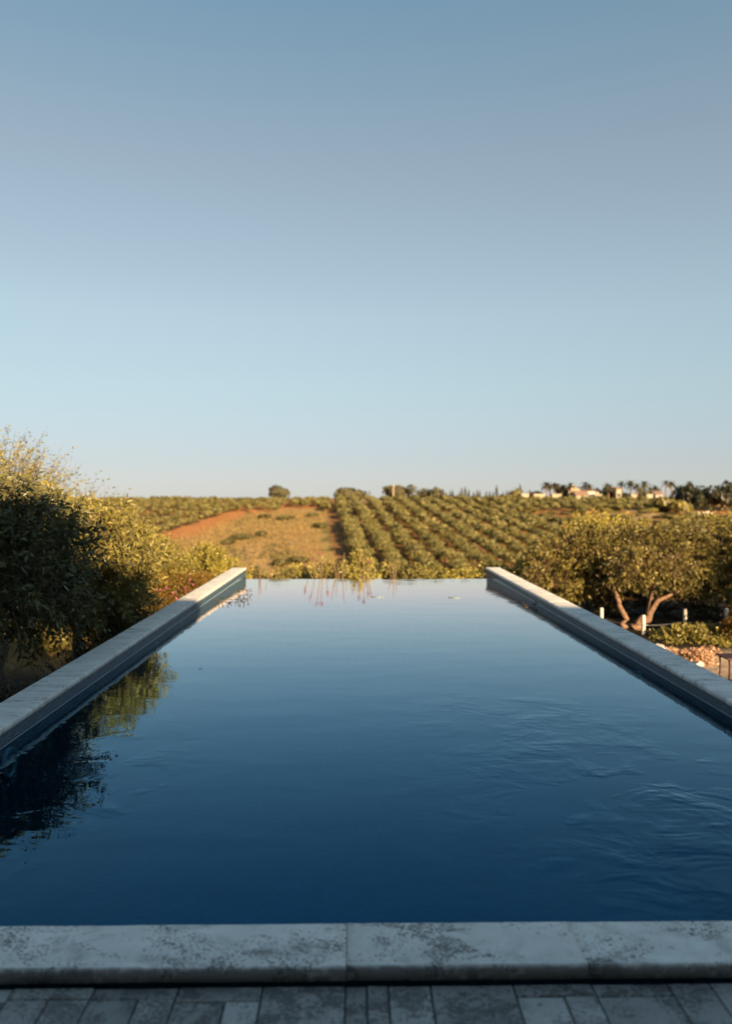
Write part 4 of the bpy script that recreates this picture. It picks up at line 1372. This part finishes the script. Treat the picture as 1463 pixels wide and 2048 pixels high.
def gable_house(lab, px0, px1, eave, ridge, d, wall, seed, axis='x', chimney=False, depth=7.0, wins=2):
    a, b = at(px0, eave, d), at(px1, ridge, d)
    W_ = b.x - a.x
    z = gz((a.x + b.x) / 2, d)
    root = thing('house', lab, 'house', ((a.x + b.x) / 2, d, z), 'houses on the right skyline')
    he, hr = a.z - z, b.z - z
    bm = bmesh.new()
    if axis == 'x':      # ridge runs left to right: slope faces the viewer
        prof_ = [(0, 0), (depth, 0), (depth, he), (depth / 2, hr), (0, he)]
        vv0 = [bm.verts.new((-W_ / 2, p[0], p[1])) for p in prof_]; vv1 = [bm.verts.new((W_ / 2, p[0], p[1])) for p in prof_]
        roof_p = [[(-.3, he - .1), (depth / 2, hr + .14), (depth + .3, he - .1)]]
    else:                # gable faces the viewer
        prof_ = [(-W_ / 2, 0), (W_ / 2, 0), (W_ / 2, he), (0, hr), (-W_ / 2, he)]
        vv0 = [bm.verts.new((p[0], 0, p[1])) for p in prof_]; vv1 = [bm.verts.new((p[0], depth, p[1])) for p in prof_]
    bm.faces.new(vv0[::-1]); bm.faces.new(vv1)
    for i in range(5):
        j = (i + 1) % 5
        bm.faces.new((vv0[i], vv0[j], vv1[j], vv1[i]))
    bmesh.ops.recalc_face_normals(bm, faces=bm.faces[:])
    link('wall', bm_mesh('wall', bm, M[wall]), root)
    bm = bmesh.new()
    th = .16
    if axis == 'x':
        x0, x1 = -W_ / 2 - .3, W_ / 2 + .3
        for s in (0, 1):
            ya, yb = (-.4, depth / 2) if s == 0 else (depth + .4, depth / 2)
            za = he - .4 * (hr - he) / (depth / 2) + .03
            q_ = [(x0, ya, za), (x1, ya, za), (x1, yb, hr + .03), (x0, yb, hr + .03)]
            lo = [bm.verts.new(p) for p in q_]; hi = [bm.verts.new((p[0], p[1], p[2] + th)) for p in q_]
            bm.faces.new(lo); bm.faces.new(hi)
            for i in range(4):
                bm.faces.new((lo[i], lo[(i + 1) % 4], hi[(i + 1) % 4], hi[i]))
    else:
        for s in (-1, 1):
            xa, xb = s * (W_ / 2 + .35), 0
            za = he - .35 * (hr - he) / (W_ / 2) + .03
            q_ = [(xa, -.25, za), (xa, depth + .25, za), (xb, depth + .25, hr + .03), (xb, -.25, hr + .03)]
            lo = [bm.verts.new(p) for p in q_]; hi = [bm.verts.new((p[0], p[1], p[2] + th)) for p in q_]
            bm.faces.new(lo); bm.faces.new(hi)
            for i in range(4):
                bm.faces.new((lo[i], lo[(i + 1) % 4], hi[(i + 1) % 4], hi[i]))
    bmesh.ops.recalc_face_normals(bm, faces=bm.faces[:])
    rf = link('roof', bm_mesh('roof', bm, M['roof_tile']), root)
    if chimney:
        bm = bmesh.new(); add_box(bm, -.35, .35, depth * .4, depth * .4 + .7, hr - .6, hr + .8)
        link('chimney', bm_mesh('chimney', bm, M[wall]), rf)
    for i in range(wins):
        x = -W_ / 2 + W_ * (i + .5 + .2 * (i % 2)) / max(wins, 1)
        x = max(-W_ / 2 + .7, min(W_ / 2 - .7, x))
        bm = bmesh.new(); add_box(bm, x - .5, x + .5, -.05, .03, he * .45, he * .45 + 1.2)
        wn = link('window', bm_mesh('window', bm, M['shutter']), root)
        bm = bmesh.new(); add_box(bm, x - .4, x + .4, -.07, -.053, he * .45 + .1, he * .45 + 1.1)
        link('pane', bm_mesh('pane', bm, M['glass']), wn)
    return root
gable_house('grey-walled house with a terracotta roof beside the tight palm cluster', 1121, 1141, 983, 975, 284, 'cream', 1, 'x', wins=2)
gable_house('cream house with its lit gable wall facing the valley', 1138, 1161, 979, 973.5, 278, 'cream', 2, 'y', True, wins=0)
gable_house('low house with a broad tiled roof in front of the gabled cream house', 1153, 1178, 990, 982, 272, 'cream', 3, 'x', wins=1)
gable_house('long low white house right of the gabled cream house', 1174, 1200, 982, 979.5, 280, 'white', 4, 'x', wins=2)
gable_house('small white house between palms on the right skyline', 1234, 1244, 977.5, 974.5, 276, 'cream', 5, 'x', wins=1)
gable_house('orange-roofed house below the shaggy palms', 1314, 1327, 989, 983, 262, 'white', 6, 'x', wins=1)
# garden walls, pale outbuildings seen over the grove
for i, (px0, px1, top, d, lab) in enumerate(((1043, 1058, 987, 268, 'small cream outbuilding farthest left over the grove'), (1068, 1090, 987.5, 266, 'flat cream outbuilding left of the tight palm cluster'),
                                             (1105, 1123, 988, 266, 'cream outbuilding under the tight palm cluster'), (1190, 1204, 988, 266, 'small pale outbuilding under the long low house'),
                                             (1264, 1274, 988.5, 262, 'small pale hut below the tall palms'), (1295, 1307, 988, 260, 'pinkish hut left of the orange-roofed house'))):
    a, b = at(px0, top, d), at(px1, top, d)
    z = gz(a.x, d)
    root = thing('outbuilding', lab, 'outbuilding', ((a.x + b.x) / 2, d, z), 'pale outbuildings on the right skyline')
    W_ = b.x - a.x; h = a.z - z
    bm = bmesh.new(); add_box(bm, -W_ / 2, W_ / 2, 0, 3.5, 0, h - .22)
    link('wall', bm_mesh('wall', bm, M['cream']), root)
    bm = bmesh.new(); add_box(bm, -W_ / 2 - .15, W_ / 2 + .15, -.15, 3.65, h - .2, h)
    link('roof', bm_mesh('roof', bm, M['cream']), root)
sk = [(1128, 974, 26, 'dark tree filling the gap behind the grey-walled house'), (1284, 974, 26, 'dark tree between the tall palms and the olive-green one'), (1153, 972, 22, 'olive tree between the gabled house and the thin palm'), (1196, 974, 20, 'dark tree above the end of the long low house'), (1220, 972, 34, 'dark rounded tree mass right of the long low house'),
      (1308, 968, 30, 'olive-green rounded tree between the tall palms and the orange roof'), (1252, 983, 24, 'dark bush under the tall palms')]
for i, (px, top, wpx, lab) in enumerate(sk):
    far_tree('skyline_tree', lab, px, top, wpx, 282, 820 + i, group='trees among the skyline houses', trunk_h=.1)
wood = [(1362, 968, 40, 246, 'dark tree at the left end of the wood on the right skyline'), (1384, 966, 40, 240, 'dark tree with a ragged top, second in the wood on the right skyline'),
        (1408, 970, 40, 238, 'lower dark tree in the middle of the wood on the right skyline'), (1447, 959, 66, 236, 'largest domed dark tree of the wood at the right edge'),
        (1490, 963, 60, 238, 'dark tree of the wood cut by the right edge'), (1330, 992, 46, 232, 'brown-green tree below the shaggy palms, left of the wood'),
        (1362, 1000, 40, 228, 'brown-green tree at the foot of the wood')]
for i, (px, top, wpx, d, lab) in enumerate(wood):
    far_tree('wood_tree', lab, px, top, wpx, d, 840 + i, group='dark wood on the right skyline', trunk_h=.05, n=700, mat='leaf_dark' if i < 5 else 'leaf_right')
p_ = at(1410, 1011, 224)
tag(link('stone_pile', rock_mesh(31, (2.6, 1.0, .9), M['rock']), None, (p_.x, p_.y, gz(p_.x, p_.y) + .3)), 'low pale stone pile at the foot of the dark wood', 'stone pile')
